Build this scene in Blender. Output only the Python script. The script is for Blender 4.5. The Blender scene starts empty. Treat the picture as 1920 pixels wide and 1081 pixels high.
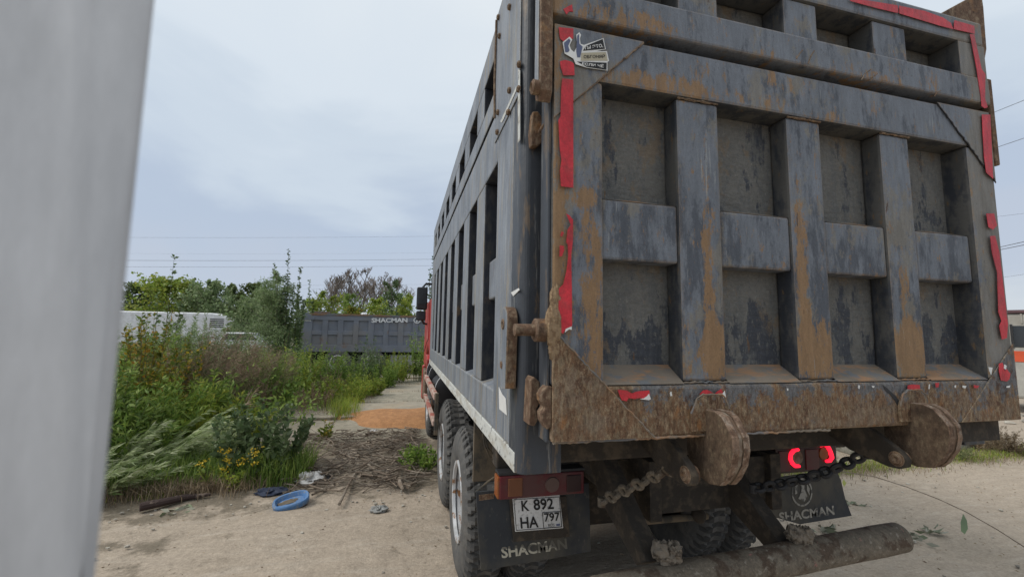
import bpy, bmesh, math, random
import numpy as np
from mathutils import Vector, Matrix
random.seed(7); RNG = np.random.default_rng(11)
R = math.radians
SC = bpy.context.scene; COL = SC.collection

# ---------------------------------------------------------------- camera
F, YAW, PITCH, ROLL = 794.519, R(14.151), R(5.96), R(.98)
CAM = np.array([-.498, -1.404, 1.871])
_fw = np.array([math.sin(YAW)*math.cos(PITCH), math.cos(YAW)*math.cos(PITCH), math.sin(PITCH)])
_rt = np.array([math.cos(YAW), -math.sin(YAW), 0.]); _up = np.cross(_rt, _fw)
_rt, _up = _rt*math.cos(ROLL)+_up*math.sin(ROLL), -_rt*math.sin(ROLL)+_up*math.cos(ROLL)
def at(px, py, v, ax='y'):
    d = _fw+_rt*(px-960)/F-_up*(py-540.5)/F; i = 'xyz'.index(ax)
    return CAM+d*(v-CAM[i])/d[i]
cd = bpy.data.cameras.new('camera'); cam = bpy.data.objects.new('camera', cd); COL.objects.link(cam)
cd.sensor_width = 36; cd.lens = F/1920*36; cd.clip_start = .01; cd.clip_end = 900
cam.matrix_world = Matrix(((_rt[0], _up[0], -_fw[0], CAM[0]), (_rt[1], _up[1], -_fw[1], CAM[1]), (_rt[2], _up[2], -_fw[2], CAM[2]), (0, 0, 0, 1)))
cd.dof.use_dof = True; cd.dof.focus_distance = 3.4; cd.dof.aperture_fstop = 5.8
SC.camera = cam

# ---------------------------------------------------------------- world, sun, exposure
SUN_EL, SUN_AZ = R(46), R(-88)          # azimuth measured from +Y towards +X
w = bpy.data.worlds.new('World'); SC.world = w; w.use_nodes = True
nt = w.node_tree; nt.nodes.clear(); N = nt.nodes; Lk = nt.links
out = N.new('ShaderNodeOutputWorld'); mixs = N.new('ShaderNodeMixShader'); mixs.inputs[0].default_value = .9
b1 = N.new('ShaderNodeBackground'); b2 = N.new('ShaderNodeBackground'); b1.inputs[1].default_value = .06
sky = N.new('ShaderNodeTexSky'); sky.sky_type = 'NISHITA'; sky.sun_disc = False; sky.sun_elevation = SUN_EL; sky.sun_rotation = SUN_AZ
Lk.new(sky.outputs[0], b1.inputs[0])
tc = N.new('ShaderNodeTexCoord'); sp = N.new('ShaderNodeSeparateXYZ'); Lk.new(tc.outputs['Generated'], sp.inputs[0])
mp = N.new('ShaderNodeMapping'); mp.inputs['Scale'].default_value = (1.1, 1.1, 3.2); mp.inputs['Rotation'].default_value = (.35, .2, .6); Lk.new(tc.outputs['Generated'], mp.inputs[0])
nz = N.new('ShaderNodeTexNoise'); nz.inputs['Scale'].default_value = 1.7; nz.inputs['Detail'].default_value = 5; nz.inputs['Roughness'].default_value = .5; nz.inputs['Distortion'].default_value = .5; Lk.new(mp.outputs[0], nz.inputs[0])
ad = N.new('ShaderNodeMath'); ad.operation = 'MULTIPLY_ADD'; Lk.new(nz.outputs[0], ad.inputs[0]); ad.inputs[1].default_value = .62
sb = N.new('ShaderNodeMath'); sb.operation = 'SUBTRACT'; Lk.new(sp.outputs[2], sb.inputs[0]); sb.inputs[1].default_value = .30
Lk.new(sb.outputs[0], ad.inputs[2])
cr = N.new('ShaderNodeValToRGB'); Lk.new(ad.outputs[0], cr.inputs[0]); cr.color_ramp.interpolation = 'EASE'
els = [(0, (.66, .72, .79)), (.09, (.55, .62, .74)), (.24, (.52, .61, .75)), (.38, (.66, .75, .85)), (.52, (.76, .84, .92)), (1, (.95, .99, 1.0))]
while len(cr.color_ramp.elements) < len(els): cr.color_ramp.elements.new(.5)
for e, (p, c) in zip(cr.color_ramp.elements, els): e.position = p; e.color = (*c, 1)
Lk.new(cr.outputs[0], b2.inputs[0]); b2.inputs[1].default_value = 1.0
Lk.new(b1.outputs[0], mixs.inputs[1]); Lk.new(b2.outputs[0], mixs.inputs[2]); Lk.new(mixs.outputs[0], out.inputs[0])
sd = bpy.data.lights.new('sun', 'SUN'); sd.energy = 2.0; sd.angle = R(24); sd.color = (1, .95, .88)
so = bpy.data.objects.new('sun', sd); COL.objects.link(so)
sv = Vector((math.sin(SUN_AZ)*math.cos(SUN_EL), math.cos(SUN_AZ)*math.cos(SUN_EL), math.sin(SUN_EL)))
so.rotation_euler = sv.to_track_quat('Z', 'Y').to_euler()
vs = SC.view_settings; SC.display_settings.display_device = 'sRGB'; vs.view_transform = 'Standard'; vs.look = 'None'; vs.gamma = 1; vs.exposure = 0; vs.use_curve_mapping = False

# ---------------------------------------------------------------- materials
def mat(name, base, layers=(), rough=.7, bump=None, metallic=0., vary=.12, vscale=6, spec=.35, emit=None, obj=False, transl=0, island=None, grain=None, edge=None):
    m = bpy.data.materials.new(name); m.use_nodes = True; nt = m.node_tree; N = nt.nodes; L = nt.links; N.clear()
    o = N.new('ShaderNodeOutputMaterial'); p = N.new('ShaderNodeBsdfPrincipled')
    p.inputs['Specular IOR Level'].default_value = spec; p.inputs['Metallic'].default_value = metallic
    if obj: g = N.new('ShaderNodeTexCoord'); P = g.outputs['Object']
    else: g = N.new('ShaderNodeNewGeometry'); P = g.outputs['Position']
    sep = N.new('ShaderNodeSeparateXYZ'); L.new(P, sep.inputs[0])
    def noise(s, d, off, rg=.55, dist=0.):
        mp = N.new('ShaderNodeMapping'); mp.inputs['Scale'].default_value = s; mp.inputs['Location'].default_value = (off, off*1.7, off*.6); L.new(P, mp.inputs[0])
        n = N.new('ShaderNodeTexNoise'); n.inputs['Scale'].default_value = 1; n.inputs['Detail'].default_value = d; n.inputs['Roughness'].default_value = rg; n.inputs['Distortion'].default_value = dist
        L.new(mp.outputs[0], n.inputs[0]); return n.outputs[0]
    def math_(op, a, b=None, c=None, clamp=False):
        k = N.new('ShaderNodeMath'); k.operation = op; k.use_clamp = clamp
        for i, v in enumerate((a, b, c)):
            if v is None: continue
            if isinstance(v, (int, float)): k.inputs[i].default_value = v
            else: L.new(v, k.inputs[i])
        return k.outputs[0]
    def mr(v, a, b, c=0., d=1.):
        k = N.new('ShaderNodeMapRange'); k.clamp = True; L.new(v, k.inputs[0])
        for i, x in enumerate((a, b, c, d)): k.inputs[i+1].default_value = x
        return k.outputs[0]
    def mix(f, a, b, mode='MIX'):
        k = N.new('ShaderNodeMix'); k.data_type = 'RGBA'; k.blend_type = mode
        for i, v in ((0, f), (6, a), (7, b)):
            if isinstance(v, (int, float)): k.inputs[i].default_value = v
            elif isinstance(v, tuple): k.inputs[i].default_value = (*v, 1)
            else: L.new(v, k.inputs[i])
        return k.outputs[2]
    if island:
        rp = N.new('ShaderNodeValToRGB'); gi = N.new('ShaderNodeNewGeometry'); L.new(gi.outputs['Random Per Island'], rp.inputs[0])
        while len(rp.color_ramp.elements) < len(island): rp.color_ramp.elements.new(.5)
        for e, (q, c) in zip(rp.color_ramp.elements, island): e.position = q; e.color = (*c, 1)
        col = rp.outputs[0]
    else: col = None
    vn = noise((vscale,)*3, 4, 3.1)
    vv = mr(vn, .3, .7, 1-vary, 1+vary)
    cmb = N.new('ShaderNodeCombineXYZ'); [L.new(vv, cmb.inputs[i]) for i in range(3)]
    col = mix(1., col if col is not None else base, cmb.outputs[0], 'MULTIPLY')
    rgh = rough
    for i, l in enumerate(layers):
        v = noise(l.get('s', (5, 5, 5)), l.get('d', 5), l.get('o', 11.3*(i+1)), l.get('r', .6), l.get('dist', 0))
        for ax, a, b, k in l.get('g', ()):
            v = math_('ADD', v, mr(sep.outputs['xyz'.index(ax)], a, b, 0., k))
        for bx, bz, rx, rz, k in l.get('b', ()):
            dx = math_('DIVIDE', math_('SUBTRACT', sep.outputs[0], bx), rx); dz = math_('DIVIDE', math_('SUBTRACT', sep.outputs[2], bz), rz)
            rr = math_('ADD', math_('MULTIPLY', dx, dx), math_('MULTIPLY', dz, dz))
            v = math_('ADD', v, mr(rr, 0., 1., k, 0.))
        f = mr(v, l['lo'], l['hi'], 0., l.get('a', 1.))
        col = mix(f, col, l['c'])
        if 'rough' in l:
            k = N.new('ShaderNodeMix'); L.new(f, k.inputs[0])
            if isinstance(rgh, float): k.inputs[2].default_value = rgh
            else: L.new(rgh, k.inputs[2])
            k.inputs[3].default_value = l['rough']; rgh = k.outputs[0]
    if edge:      # chipped, rusty edges of the steel
        bv = N.new('ShaderNodeBevel'); bv.samples = 4; bv.inputs['Radius'].default_value = edge[1]; gm = N.new('ShaderNodeNewGeometry')
        vm = N.new('ShaderNodeVectorMath'); vm.operation = 'DOT_PRODUCT'; L.new(bv.outputs[0], vm.inputs[0]); L.new(gm.outputs['Normal'], vm.inputs[1])
        ev = math_('SUBTRACT', 1., vm.outputs['Value']); ev = mr(ev, .01, .12)
        ev = math_('MULTIPLY', ev, mr(noise((22, 22, 22), 8, 5.5, .8), .42, .54)); col = mix(ev, col, edge[0])
    for gs, ga in (grain or ()):
        gv = mr(noise(gs if isinstance(gs, tuple) else (gs,)*3, 8, 7.7, .8), .38, .62, 1-ga, 1+ga); cb = N.new('ShaderNodeCombineXYZ'); [L.new(gv, cb.inputs[i]) for i in range(3)]
        col = mix(1., col, cb.outputs[0], 'MULTIPLY')
    L.new(col, p.inputs['Base Color'])
    if isinstance(rgh, (int, float)): p.inputs['Roughness'].default_value = rgh
    else: L.new(rgh, p.inputs['Roughness'])
    if bump:
        bn = None
        for s, dist_ in bump:
            s = s if isinstance(s, tuple) else (s,)*3
            b = N.new('ShaderNodeBump'); b.inputs['Strength'].default_value = 1; b.inputs['Distance'].default_value = dist_
            L.new(noise(s, 6, s[0]*.37), b.inputs['Height'])
            if bn is not None: L.new(bn, b.inputs['Normal'])
            bn = b.outputs[0]
        L.new(bn, p.inputs['Normal'])
    if emit: p.inputs['Emission Color'].default_value = (*emit[0], 1); p.inputs['Emission Strength'].default_value = emit[1]
    if transl:
        t = N.new('ShaderNodeBsdfTranslucent'); L.new(col, t.inputs[0]); ms = N.new('ShaderNodeMixShader'); ms.inputs[0].default_value = transl
        L.new(p.outputs[0], ms.inputs[1]); L.new(t.outputs[0], ms.inputs[2]); L.new(ms.outputs[0], o.inputs[0])
    else: L.new(p.outputs[0], o.inputs[0])
    return m
def flat(name, c, rough=.6, **k): return mat(name, c, rough=rough, **k)

SLATE = (.044, .050, .064)
M = {}
M['gate'] = mat('gate_paint', (.150, .166, .192), [
    dict(c=SLATE, s=(13, 13, 4), d=8, r=.72, lo=.52, hi=.61, a=.68, g=[('z', 2.6, 1.9, .10)]),
    dict(c=(.20, .18, .145), s=(5, 5, 3), d=8, r=.78, lo=.53, hi=.58, a=.7, g=[('x', .14, 0., .16), ('x', 2.12, 2.3, .22), ('z', 2.2, 1.7, .05)]),
    dict(c=(.25, .150, .072), s=(24, 24, 8), d=12, r=.84, lo=.575, hi=.60, a=.92, g=[('z', 1.98, 1.75, .05), ('x', .1, 0., .1)],
         b=[(.15, 2.05, .06, .5, .13), (.47, 2.86, .32, .06, .15), (.66, 2.15, .035, .5, .13), (1.125, 2.15, .045, .42, .16), (1.7, 2.05, .05, .3, .09), (1.17, 1.83, .14, .16, .17), (1.7, 1.83, .14, .16, .17), (.67, 1.83, .08, .15, .16), (1.0, 3.0, .03, .12, .1), (.62, 2.95, .05, .1, .08), (1.95, 3.12, .05, .07, .08), (.12, 2.37, .07, .05, .12), (.9, 2.87, .2, .06, .1), (.3, 3.1, .25, .06, .12), (1.5, 3.08, .3, .06, .08), (.03, 2.0, .05, .7, .08), (1.3, 2.84, .2, .05, .1)]),
    dict(c=(.30, .31, .31), s=(70, 70, 3.5), d=6, r=.7, lo=.66, hi=.72, a=.7, b=[(.66, 2.6, .08, .25, .16), (1.95, 2.9, .04, .1, .14)]),
    dict(c=(.07, .035, .02), s=(26, 26, 5), d=8, r=.7, lo=.66, hi=.69, a=.9),
    dict(c=(.34, .34, .33), s=(120, 120, 9), d=6, r=.7, lo=.64, hi=.68, a=.45),
    dict(c=(.05, .045, .04), s=(95, 95, 60), d=6, r=.7, lo=.63, hi=.66, a=.6),
    ], rough=.62, bump=[(9, .0015), (90, .0012)], grain=[((40, 40, 6), .14), (170, .13)], edge=((.27, .19, .12), .012))
M['recess'] = mat('gate_recess_mud', (.145, .141, .130), [
    dict(c=SLATE, s=(11, 11, 4), d=8, r=.72, lo=.56, hi=.60, a=.9, g=[('z', 2.13, 1.80, .12), ('z', 2.16, 2.10, .0)]),
    dict(c=(.10, .105, .108), s=(30, 30, 9), d=9, r=.75, lo=.5, hi=.58, a=.55),
    dict(c=(.26, .25, .22), s=(50, 50, 30), d=8, r=.75, lo=.58, hi=.64, a=.5),
    dict(c=(.19, .14, .09), s=(7, 7, 5), d=8, r=.75, lo=.56, hi=.62, a=.6),
    dict(c=(.16, .09, .045), s=(40, 40, 6), lo=.66, hi=.7, a=.8)], rough=.8, bump=[((16, 16, 46), .009), (70, .003)], grain=[((45, 45, 70), .14), (170, .14)])
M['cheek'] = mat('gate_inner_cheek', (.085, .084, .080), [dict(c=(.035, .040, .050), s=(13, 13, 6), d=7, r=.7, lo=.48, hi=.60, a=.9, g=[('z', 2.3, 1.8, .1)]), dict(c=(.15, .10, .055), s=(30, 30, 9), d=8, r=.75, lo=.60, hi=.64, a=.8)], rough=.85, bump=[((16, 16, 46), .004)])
M['beam'] = mat('gate_rusty_beam', (.150, .085, .048), [
    dict(c=(.265, .20, .125), s=(65, 65, 24), d=10, r=.85, lo=.48, hi=.56, a=.85),
    dict(c=(.20, .16, .12), s=(7, 7, 5), d=8, r=.8, lo=.52, hi=.60, a=.5),
    dict(c=(.12, .135, .15), s=(12, 12, 9), d=9, r=.8, lo=.57, hi=.61, a=.8, g=[('z', 1.59, 1.67, .13), ('x', .35, .15, -.3)]),
    dict(c=(.075, .036, .022), s=(22, 22, 12), d=10, r=.82, lo=.54, hi=.60, a=.8),
    dict(c=(.26, .12, .045), s=(20, 20, 8), d=6, lo=.60, hi=.68, a=.7)], rough=.88, bump=[(60, .0025), (180, .0015)], grain=[((70, 70, 22), .35), (200, .25)], edge=((.30, .23, .15), .01))
M['ledge'] = mat('gate_ledge_sand', (.20, .165, .13), [dict(c=(.34, .19, .10), s=(6, 20, 20), lo=.5, hi=.6, a=.8), dict(c=(.14, .155, .17), s=(9, 12, 12), lo=.53, hi=.6, a=.8)], rough=.9, bump=[(40, .004)])
M['rust'] = mat('rust_plate', (.125, .075, .048), [dict(c=(.24, .18, .12), s=(45, 45, 30), d=8, r=.7, lo=.48, hi=.62, a=.8), dict(c=(.055, .03, .02), s=(15, 15, 12), lo=.55, hi=.66, a=.8), dict(c=(.26, .14, .06), s=(12, 12, 12), lo=.58, hi=.66, a=.6)], rough=.9, bump=[(50, .0018), (150, .001)], grain=[((50, 50, 30), .3), (180, .2)], edge=((.26, .20, .14), .008))
M['lug'] = mat('lug_rust_shaded', (.10, .068, .045), [dict(c=(.17, .13, .085), s=(30, 30, 20), d=8, r=.75, lo=.5, hi=.62, a=.7), dict(c=(.045, .03, .022), s=(9, 9, 9), lo=.5, hi=.62, a=.6)], rough=.85, bump=[(70, .0015)], grain=[((60, 60, 30), .35), (180, .2)])  # rust of the flat faces, darkened with shade under the gate overhang
M['lugedge'] = mat('lug_edge_worn', (.19, .125, .085), [dict(c=(.30, .25, .20), s=(25, 25, 12), d=8, r=.8, lo=.5, hi=.58, a=.7), dict(c=(.09, .05, .03), s=(20, 20, 20), d=8, lo=.54, hi=.6, a=.8)], rough=.85, bump=[(70, .0015)], grain=[((60, 60, 25), .35), (180, .2)])
M['caked'] = mat('caked_sand', (.27, .19, .115), [dict(c=(.16, .10, .06), s=(60, 60, 60), d=8, lo=.5, hi=.6, a=.7)], rough=1., bump=[(80, .006)])
SIDE_G = dict(grain=[((60, 60, 5), .16), (120, .12)], edge=((.40, .38, .33), .012))
M['side'] = mat('side_paint', (.205, .225, .255), [
    dict(c=(.24, .215, .16), s=(2.2, 7, .9), d=8, r=.78, lo=.54, hi=.60, a=.6),
    dict(c=(.12, .135, .16), s=(4, 6, 2), lo=.48, hi=.62, a=.7),
    dict(c=(.33, .33, .31), s=(40, 40, 1.6), d=6, r=.65, lo=.56, hi=.66, a=.75),
    dict(c=(.25, .20, .13), s=(9, 22, 1.3), d=7, r=.7, lo=.57, hi=.63, a=.8, g=[('y', .5, .7, .0)]),
    dict(c=(.14, .07, .04), s=(30, 30, 4), d=7, r=.7, lo=.64, hi=.69, a=.8)], rough=.55, bump=[(12, .003), (80, .001)], **SIDE_G)
M['side_in'] = mat('side_recess_shaded', (.028, .032, .042), [dict(c=(.075, .073, .068), s=(20, 20, 9), lo=.5, hi=.65, a=.6), dict(c=(.15, .10, .06), s=(9, 9, 4), lo=.62, hi=.68, a=.7)], rough=.8, bump=[(30, .003)])  # near-black paint; shade of the side openings is put into the colour
M['corner'] = mat('corner_post_dark', (.05, .056, .066), [
    dict(c=(.17, .12, .075), s=(18, 18, 3), d=7, r=.7, lo=.55, hi=.62, a=.7),
    dict(c=(.26, .26, .25), s=(50, 50, 4), d=6, lo=.6, hi=.68, a=.6)], rough=.5, bump=[(30, .002)])
M['white_strip'] = mat('white_stripe', (.55, .56, .53), [dict(c=(.15, .16, .17), s=(30, 30, 30), lo=.58, hi=.62, a=.9), dict(c=(.32, .27, .19), s=(12, 4, 12), lo=.5, hi=.6, a=.5)], rough=.6)
M['tape'] = mat('red_reflective_tape', (.50, .028, .04), [dict(c=(.33, .05, .05), s=(12, 12, 12), lo=.5, hi=.65, a=.6), dict(c=(.10, .05, .04), s=(45, 45, 45), d=6, lo=.68, hi=.7, a=.8)], rough=.45, bump=[(60, .0015)], grain=[((30, 30, 12), .22), (150, .15)])
M['white_scrap'] = flat('torn_white_backing', (.7, .7, .68))
M['rubber'] = mat('tyre_rubber', (.085, .084, .082), [dict(c=(.15, .14, .125), s=(9, 9, 9), d=7, r=.7, lo=.46, hi=.62, a=.6), dict(c=(.22, .20, .17), s=(50, 50, 50), lo=.6, hi=.7, a=.5)], rough=.85, bump=[(90, .001)])
M['rubber_dark'] = flat('tyre_tread_rubber', (.05, .049, .047), rough=.9)
M['rim'] = mat('silver_rim', (.50, .51, .52), [dict(c=(.25, .13, .06), s=(14, 14, 14), lo=.55, hi=.62), dict(c=(.25, .24, .22), s=(5, 5, 5), lo=.5, hi=.65, a=.5)], rough=.5, metallic=.25)
M['hub'] = mat('rusty_hub', (.14, .09, .06), [dict(c=(.25, .2, .15), s=(12, 12, 12), lo=.5, hi=.6)], rough=.8)
M['flap'] = mat('mudflap_rubber', (.032, .036, .042), [dict(c=(.085, .078, .062), s=(4, 4, 3), lo=.42, hi=.62, a=.9), dict(c=(.12, .11, .09), s=(40, 40, 20), lo=.6, hi=.7, a=.5)], rough=.7, bump=[(25, .002)])
M['mudplate'] = mat('muddy_plate', (.15, .12, .085), [dict(c=(.07, .065, .055), s=(7, 7, 5), lo=.5, hi=.6)], rough=.9, bump=[(40, .003)])
M['chassis'] = mat('chassis_grime', (.045, .038, .031), [dict(c=(.11, .085, .06), s=(18, 18, 18), lo=.5, hi=.65, a=.7)], rough=.9, bump=[(50, .004)])
M['bar'] = mat('underrun_bar_mud', (.15, .125, .095), [dict(c=(.07, .045, .03), s=(12, 12, 12), lo=.52, hi=.6, a=.8), dict(c=(.32, .15, .13), s=(25, 25, 25), lo=.66, hi=.7, a=.7), dict(c=(.30, .27, .22), s=(35, 35, 50), d=7, lo=.6, hi=.66, a=.6, g=[('z', .85, .78, .08)])], rough=.9, bump=[(50, .005)], grain=[(40, .25), (150, .2)])
M['mudclump'] = mat('dried_mud', (.20, .17, .135), [dict(c=(.08, .065, .05), s=(40, 40, 40), lo=.5, hi=.6)], rough=1., bump=[(60, .01)])
M['lens_red'] = mat('dusty_red_lens', (.12, .014, .02), [dict(c=(.085, .05, .045), s=(8, 8, 8), lo=.38, hi=.58, a=.7)], rough=.5)
M['lens_amber'] = mat('amber_lens', (.30, .085, .02), [dict(c=(.15, .1, .06), s=(20, 20, 20), lo=.45, hi=.6, a=.4)], rough=.35)
M['lens_dull'] = flat('dusty_amber_lens', (.17, .065, .03), rough=.5)
M['lens_clear'] = flat('dusty_clear_lens', (.12, .075, .065), rough=.4)
M['lens_dark'] = flat('dark_lens', (.04, .02, .02), rough=.4)
M['lit'] = flat('lit_red_lamp', (.8, .02, .04), emit=((1, .012, .04), 1.7))
M['plate'] = mat('plate_white', (.62, .62, .61), [dict(c=(.25, .24, .22), s=(60, 60, 60), lo=.55, hi=.65, a=.6)], rough=.5)
M['black'] = flat('black_print', (.015, .015, .016))
M['cream'] = flat('cream_print', (.42, .38, .28))
M['graytext'] = mat('faded_print', (.30, .29, .26), [dict(c=(.05, .05, .05), s=(25, 25, 25), lo=.52, hi=.58, a=.8)], rough=.7)
M['paletext'] = mat('worn_pale_print', (.42, .40, .33), [dict(c=(.07, .067, .06), s=(6, 6, 30), lo=.5, hi=.56, a=.85, g=[('x', .05, .3, .12)])], rough=.7)
M['white'] = mat('white_paint', (.72, .73, .74), [dict(c=(.5, .48, .43), s=(2, 2, 2), lo=.5, hi=.7, a=.6)], rough=.5)
M['bluegrey'] = flat('sticker_bluegrey', (.10, .12, .20))
M['red'] = mat('cab_red', (.42, .045, .04), [dict(c=(.5, .28, .25), s=(4, 4, 2), lo=.52, hi=.65, a=.5), dict(c=(.2, .05, .035), s=(8, 8, 3), lo=.5, hi=.62, a=.6)], rough=.45)
M['redwhite'] = mat('guard_red_white', (.50, .36, .30), [dict(c=(.36, .08, .055), s=(7, 3.2, 7), lo=.5, hi=.55, a=.85), dict(c=(.25, .2, .14), s=(20, 20, 20), lo=.55, hi=.62, a=.7)], rough=.7)
M['glass'] = mat('dark_glass', (.03, .035, .04), rough=.08, vary=0, spec=.6)
M['plastic'] = flat('black_plastic', (.03, .031, .033), rough=.5)
M['fgbody'] = mat('far_truck_paint', (.165, .18, .215), [dict(c=(.22, .20, .18), s=(.8, 4, 1.2), lo=.48, hi=.62, a=.5), dict(c=(.20, .12, .08), s=(3, 3, 1.5), lo=.6, hi=.68, a=.7)], rough=.65, vscale=2)
M['fgrail'] = mat('far_truck_rusty_rail', (.20, .12, .075), [dict(c=(.13, .14, .15), s=(2, 4, 9), lo=.48, hi=.56)], rough=.9)
M['tank'] = mat('grey_tank', (.34, .35, .34), [dict(c=(.2, .19, .17), s=(2, 2, 2), lo=.45, hi=.6, a=.6)], rough=.5)
M['soot'] = flat('dark_steel', (.03, .03, .032), rough=.6)

# ---------------------------------------------------------------- mesh helpers
class MB:
    def __init__(s): s.v = []; s.f = []
    def add(s, v, f):
        o = len(s.v); s.v += [tuple(map(float, p)) for p in v]; s.f += [tuple(i+o for i in q) for q in f]; return s
    def box(s, x0, x1, y0, y1, z0, z1):
        return s.add([(x, y, z) for z in (z0, z1) for y in (y0, y1) for x in (x0, x1)],
                     [(0, 2, 3, 1), (4, 5, 7, 6), (0, 1, 5, 4), (2, 6, 7, 3), (0, 4, 6, 2), (1, 3, 7, 5)])
    def prism(s, pts, ax, a, b):
        """pts in the plane across axis ax: x->(y,z), y->(x,z), z->(x,y)"""
        def q(p, v): return {'x': (v, p[0], p[1]), 'y': (p[0], v, p[1]), 'z': (p[0], p[1], v)}[ax]
        n = len(pts); v = [q(p, a) for p in pts]+[q(p, b) for p in pts]
        return s.add(v, [tuple(range(n))[::-1], tuple(range(n, 2*n))]+[(i, (i+1) % n, n+(i+1) % n, n+i) for i in range(n)])
    def tube(s, pts, r, n=10, cap=True):
        pts = [Vector(map(float, p)) for p in pts]; rs = r if isinstance(r, (list, tuple)) else [r]*len(pts); v = []; pu = None
        for i, p in enumerate(pts):
            d = (pts[min(i+1, len(pts)-1)]-pts[max(i-1, 0)]).normalized()
            u = d.orthogonal().normalized() if pu is None else (pu-d*pu.dot(d)).normalized()
            pu = u; k = d.cross(u)
            v += [p+(u*math.cos(2*math.pi*j/n)+k*math.sin(2*math.pi*j/n))*rs[i] for j in range(n)]
        f = [(i*n+j, i*n+(j+1) % n, (i+1)*n+(j+1) % n, (i+1)*n+j) for i in range(len(pts)-1) for j in range(n)]
        if cap: f += [tuple(range(n))[::-1], tuple(range((len(pts)-1)*n, len(pts)*n))]
        return s.add(v, f)
    def lathe(s, prof, c, ax='x', n=48, closed=False):
        """prof: (axial, radius) pairs"""
        v = []
        for a, r in prof:
            for j in range(n):
                t = 2*math.pi*j/n; q = (r*math.cos(t), r*math.sin(t))
                v.append({'x': (c[0]+a, c[1]+q[0], c[2]+q[1]), 'y': (c[0]+q[0], c[1]+a, c[2]+q[1]), 'z': (c[0]+q[0], c[1]+q[1], c[2]+a)}[ax])
        m = len(prof); f = [(i*n+j, i*n+(j+1) % n, ((i+1) % m)*n+(j+1) % n, ((i+1) % m)*n+j) for i in range(m if closed else m-1) for j in range(n)]
        return s.add(v, f)
    def blob(s, c, r, n=8, jit=.15, sc=(1, 1, 1)):
        v = []; rr = random.Random(int(c[0]*991+c[1]*77))
        for i in range(1, n):
            for j in range(2*n):
                t, ph = math.pi*i/n, math.pi*j/n; k = r*(1+rr.uniform(-jit, jit))
                v.append((c[0]+k*sc[0]*math.sin(t)*math.cos(ph), c[1]+k*sc[1]*math.sin(t)*math.sin(ph), c[2]+k*sc[2]*math.cos(t)))
        m = 2*n; f = [(i*m+j, (i+1)*m+j, (i+1)*m+(j+1) % m, i*m+(j+1) % m) for i in range(n-2) for j in range(m)]
        f += [tuple(range(m)), tuple(range((n-2)*m, (n-1)*m))[::-1]]
        return s.add(v, f)
    def build(s, name, m, parent=None, bevel=0, smooth=False, off=None, seg=2, normals=True):
        me = bpy.data.meshes.new(name); me.from_pydata(s.v, [], s.f); me.update()
        if normals:
            bm = bmesh.new(); bm.from_mesh(me); bmesh.ops.recalc_face_normals(bm, faces=bm.faces); bm.to_mesh(me); bm.free()
        if smooth: me.polygons.foreach_set('use_smooth', [True]*len(me.polygons))
        me.materials.append(m if not isinstance(m, str) else M[m]); o = bpy.data.objects.new(name, me); COL.objects.link(o)
        if smooth:
            e = o.modifiers.new('e', 'EDGE_SPLIT'); e.split_angle = R(35)
        if bevel:
            b = o.modifiers.new('b', 'BEVEL'); b.width = bevel; b.segments = seg; b.limit_method = 'ANGLE'; b.angle_limit = R(35)
        if parent is not None: put(o, parent)
        return o
def root_of(p):
    while p.parent: p = p.parent
    return p
def put(o, parent):
    o.parent = parent
    if parent.parent is None and parent.type == 'EMPTY': o.location = -parent.location if parent.get('world') else (0, 0, 0)
def thing(name, label, cat, loc=(0, 0, 0), group=None, world=True, rz=0):
    o = bpy.data.objects.new(name, None); COL.objects.link(o); o.location = Vector(map(float, loc)); o.rotation_euler = (0, 0, rz)
    o.empty_display_size = .2
    tag(o, label, cat, group)
    if world: o['world'] = 1
    return o
def tag(o, label=None, cat=None, group=None, kind=None):
    if label: o['label'] = label
    if cat: o['category'] = cat
    if group: o['group'] = group
    if kind: o['kind'] = kind
    return o
def box(name, m, parent, *b, bevel=.004): return MB().box(*b).build(name, m, parent, bevel)
def patch(name, m, parent, pix, y, t=.0012):
    p = [at(a, b, y) for a, b in pix]; return MB().prism([(q[0], q[2]) for q in p], 'y', y, y+t).build(name, m, parent)
def text(body, m, parent, A, B, C, name='lettering', bold=0., t=.0008, nrm=None, cond=1.):
    """text box mapped so that its lower left, lower right and upper left corners land on A, B, C"""
    cu = bpy.data.curves.new('t', 'FONT'); cu.body = body; cu.size = 1; cu.offset = bold; cu.extrude = .0; cu.resolution_u = 3
    o = bpy.data.objects.new('t', cu); COL.objects.link(o); dg = bpy.context.evaluated_depsgraph_get(); me = bpy.data.meshes.new_from_object(o.evaluated_get(dg))
    bpy.data.objects.remove(o)
    co = np.array([v.co for v in me.vertices]); mn, mx = co.min(0), co.max(0); A, B, C = map(np.array, (A, B, C))
    u = (co[:, 0]-mn[0])/(mx[0]-mn[0]); v = (co[:, 1]-mn[1])/(mx[1]-mn[1])
    W = A+np.outer(u, B-A)+np.outer(v, C-A)
    me.vertices.foreach_set('co', W.ravel()); me.update(); me.materials.clear(); me.materials.append(M[m]); me.name = name
    q = bpy.data.objects.new(name, me); COL.objects.link(q); put(q, parent); return q
def instance(src, name, loc, rot=(0, 0, 0), sc=1., parent=None):
    o = src.copy(); o.name = name; COL.objects.link(o)
    if parent is not None: o.parent = parent
    o.location = loc; o.rotation_euler = rot; o.scale = (sc,)*3; return o
def copy_tree(o, parent=None):
    c = o.copy(); COL.objects.link(c); c.parent = parent
    for ch in list(o.children): copy_tree(ch, c)
    return c

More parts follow.
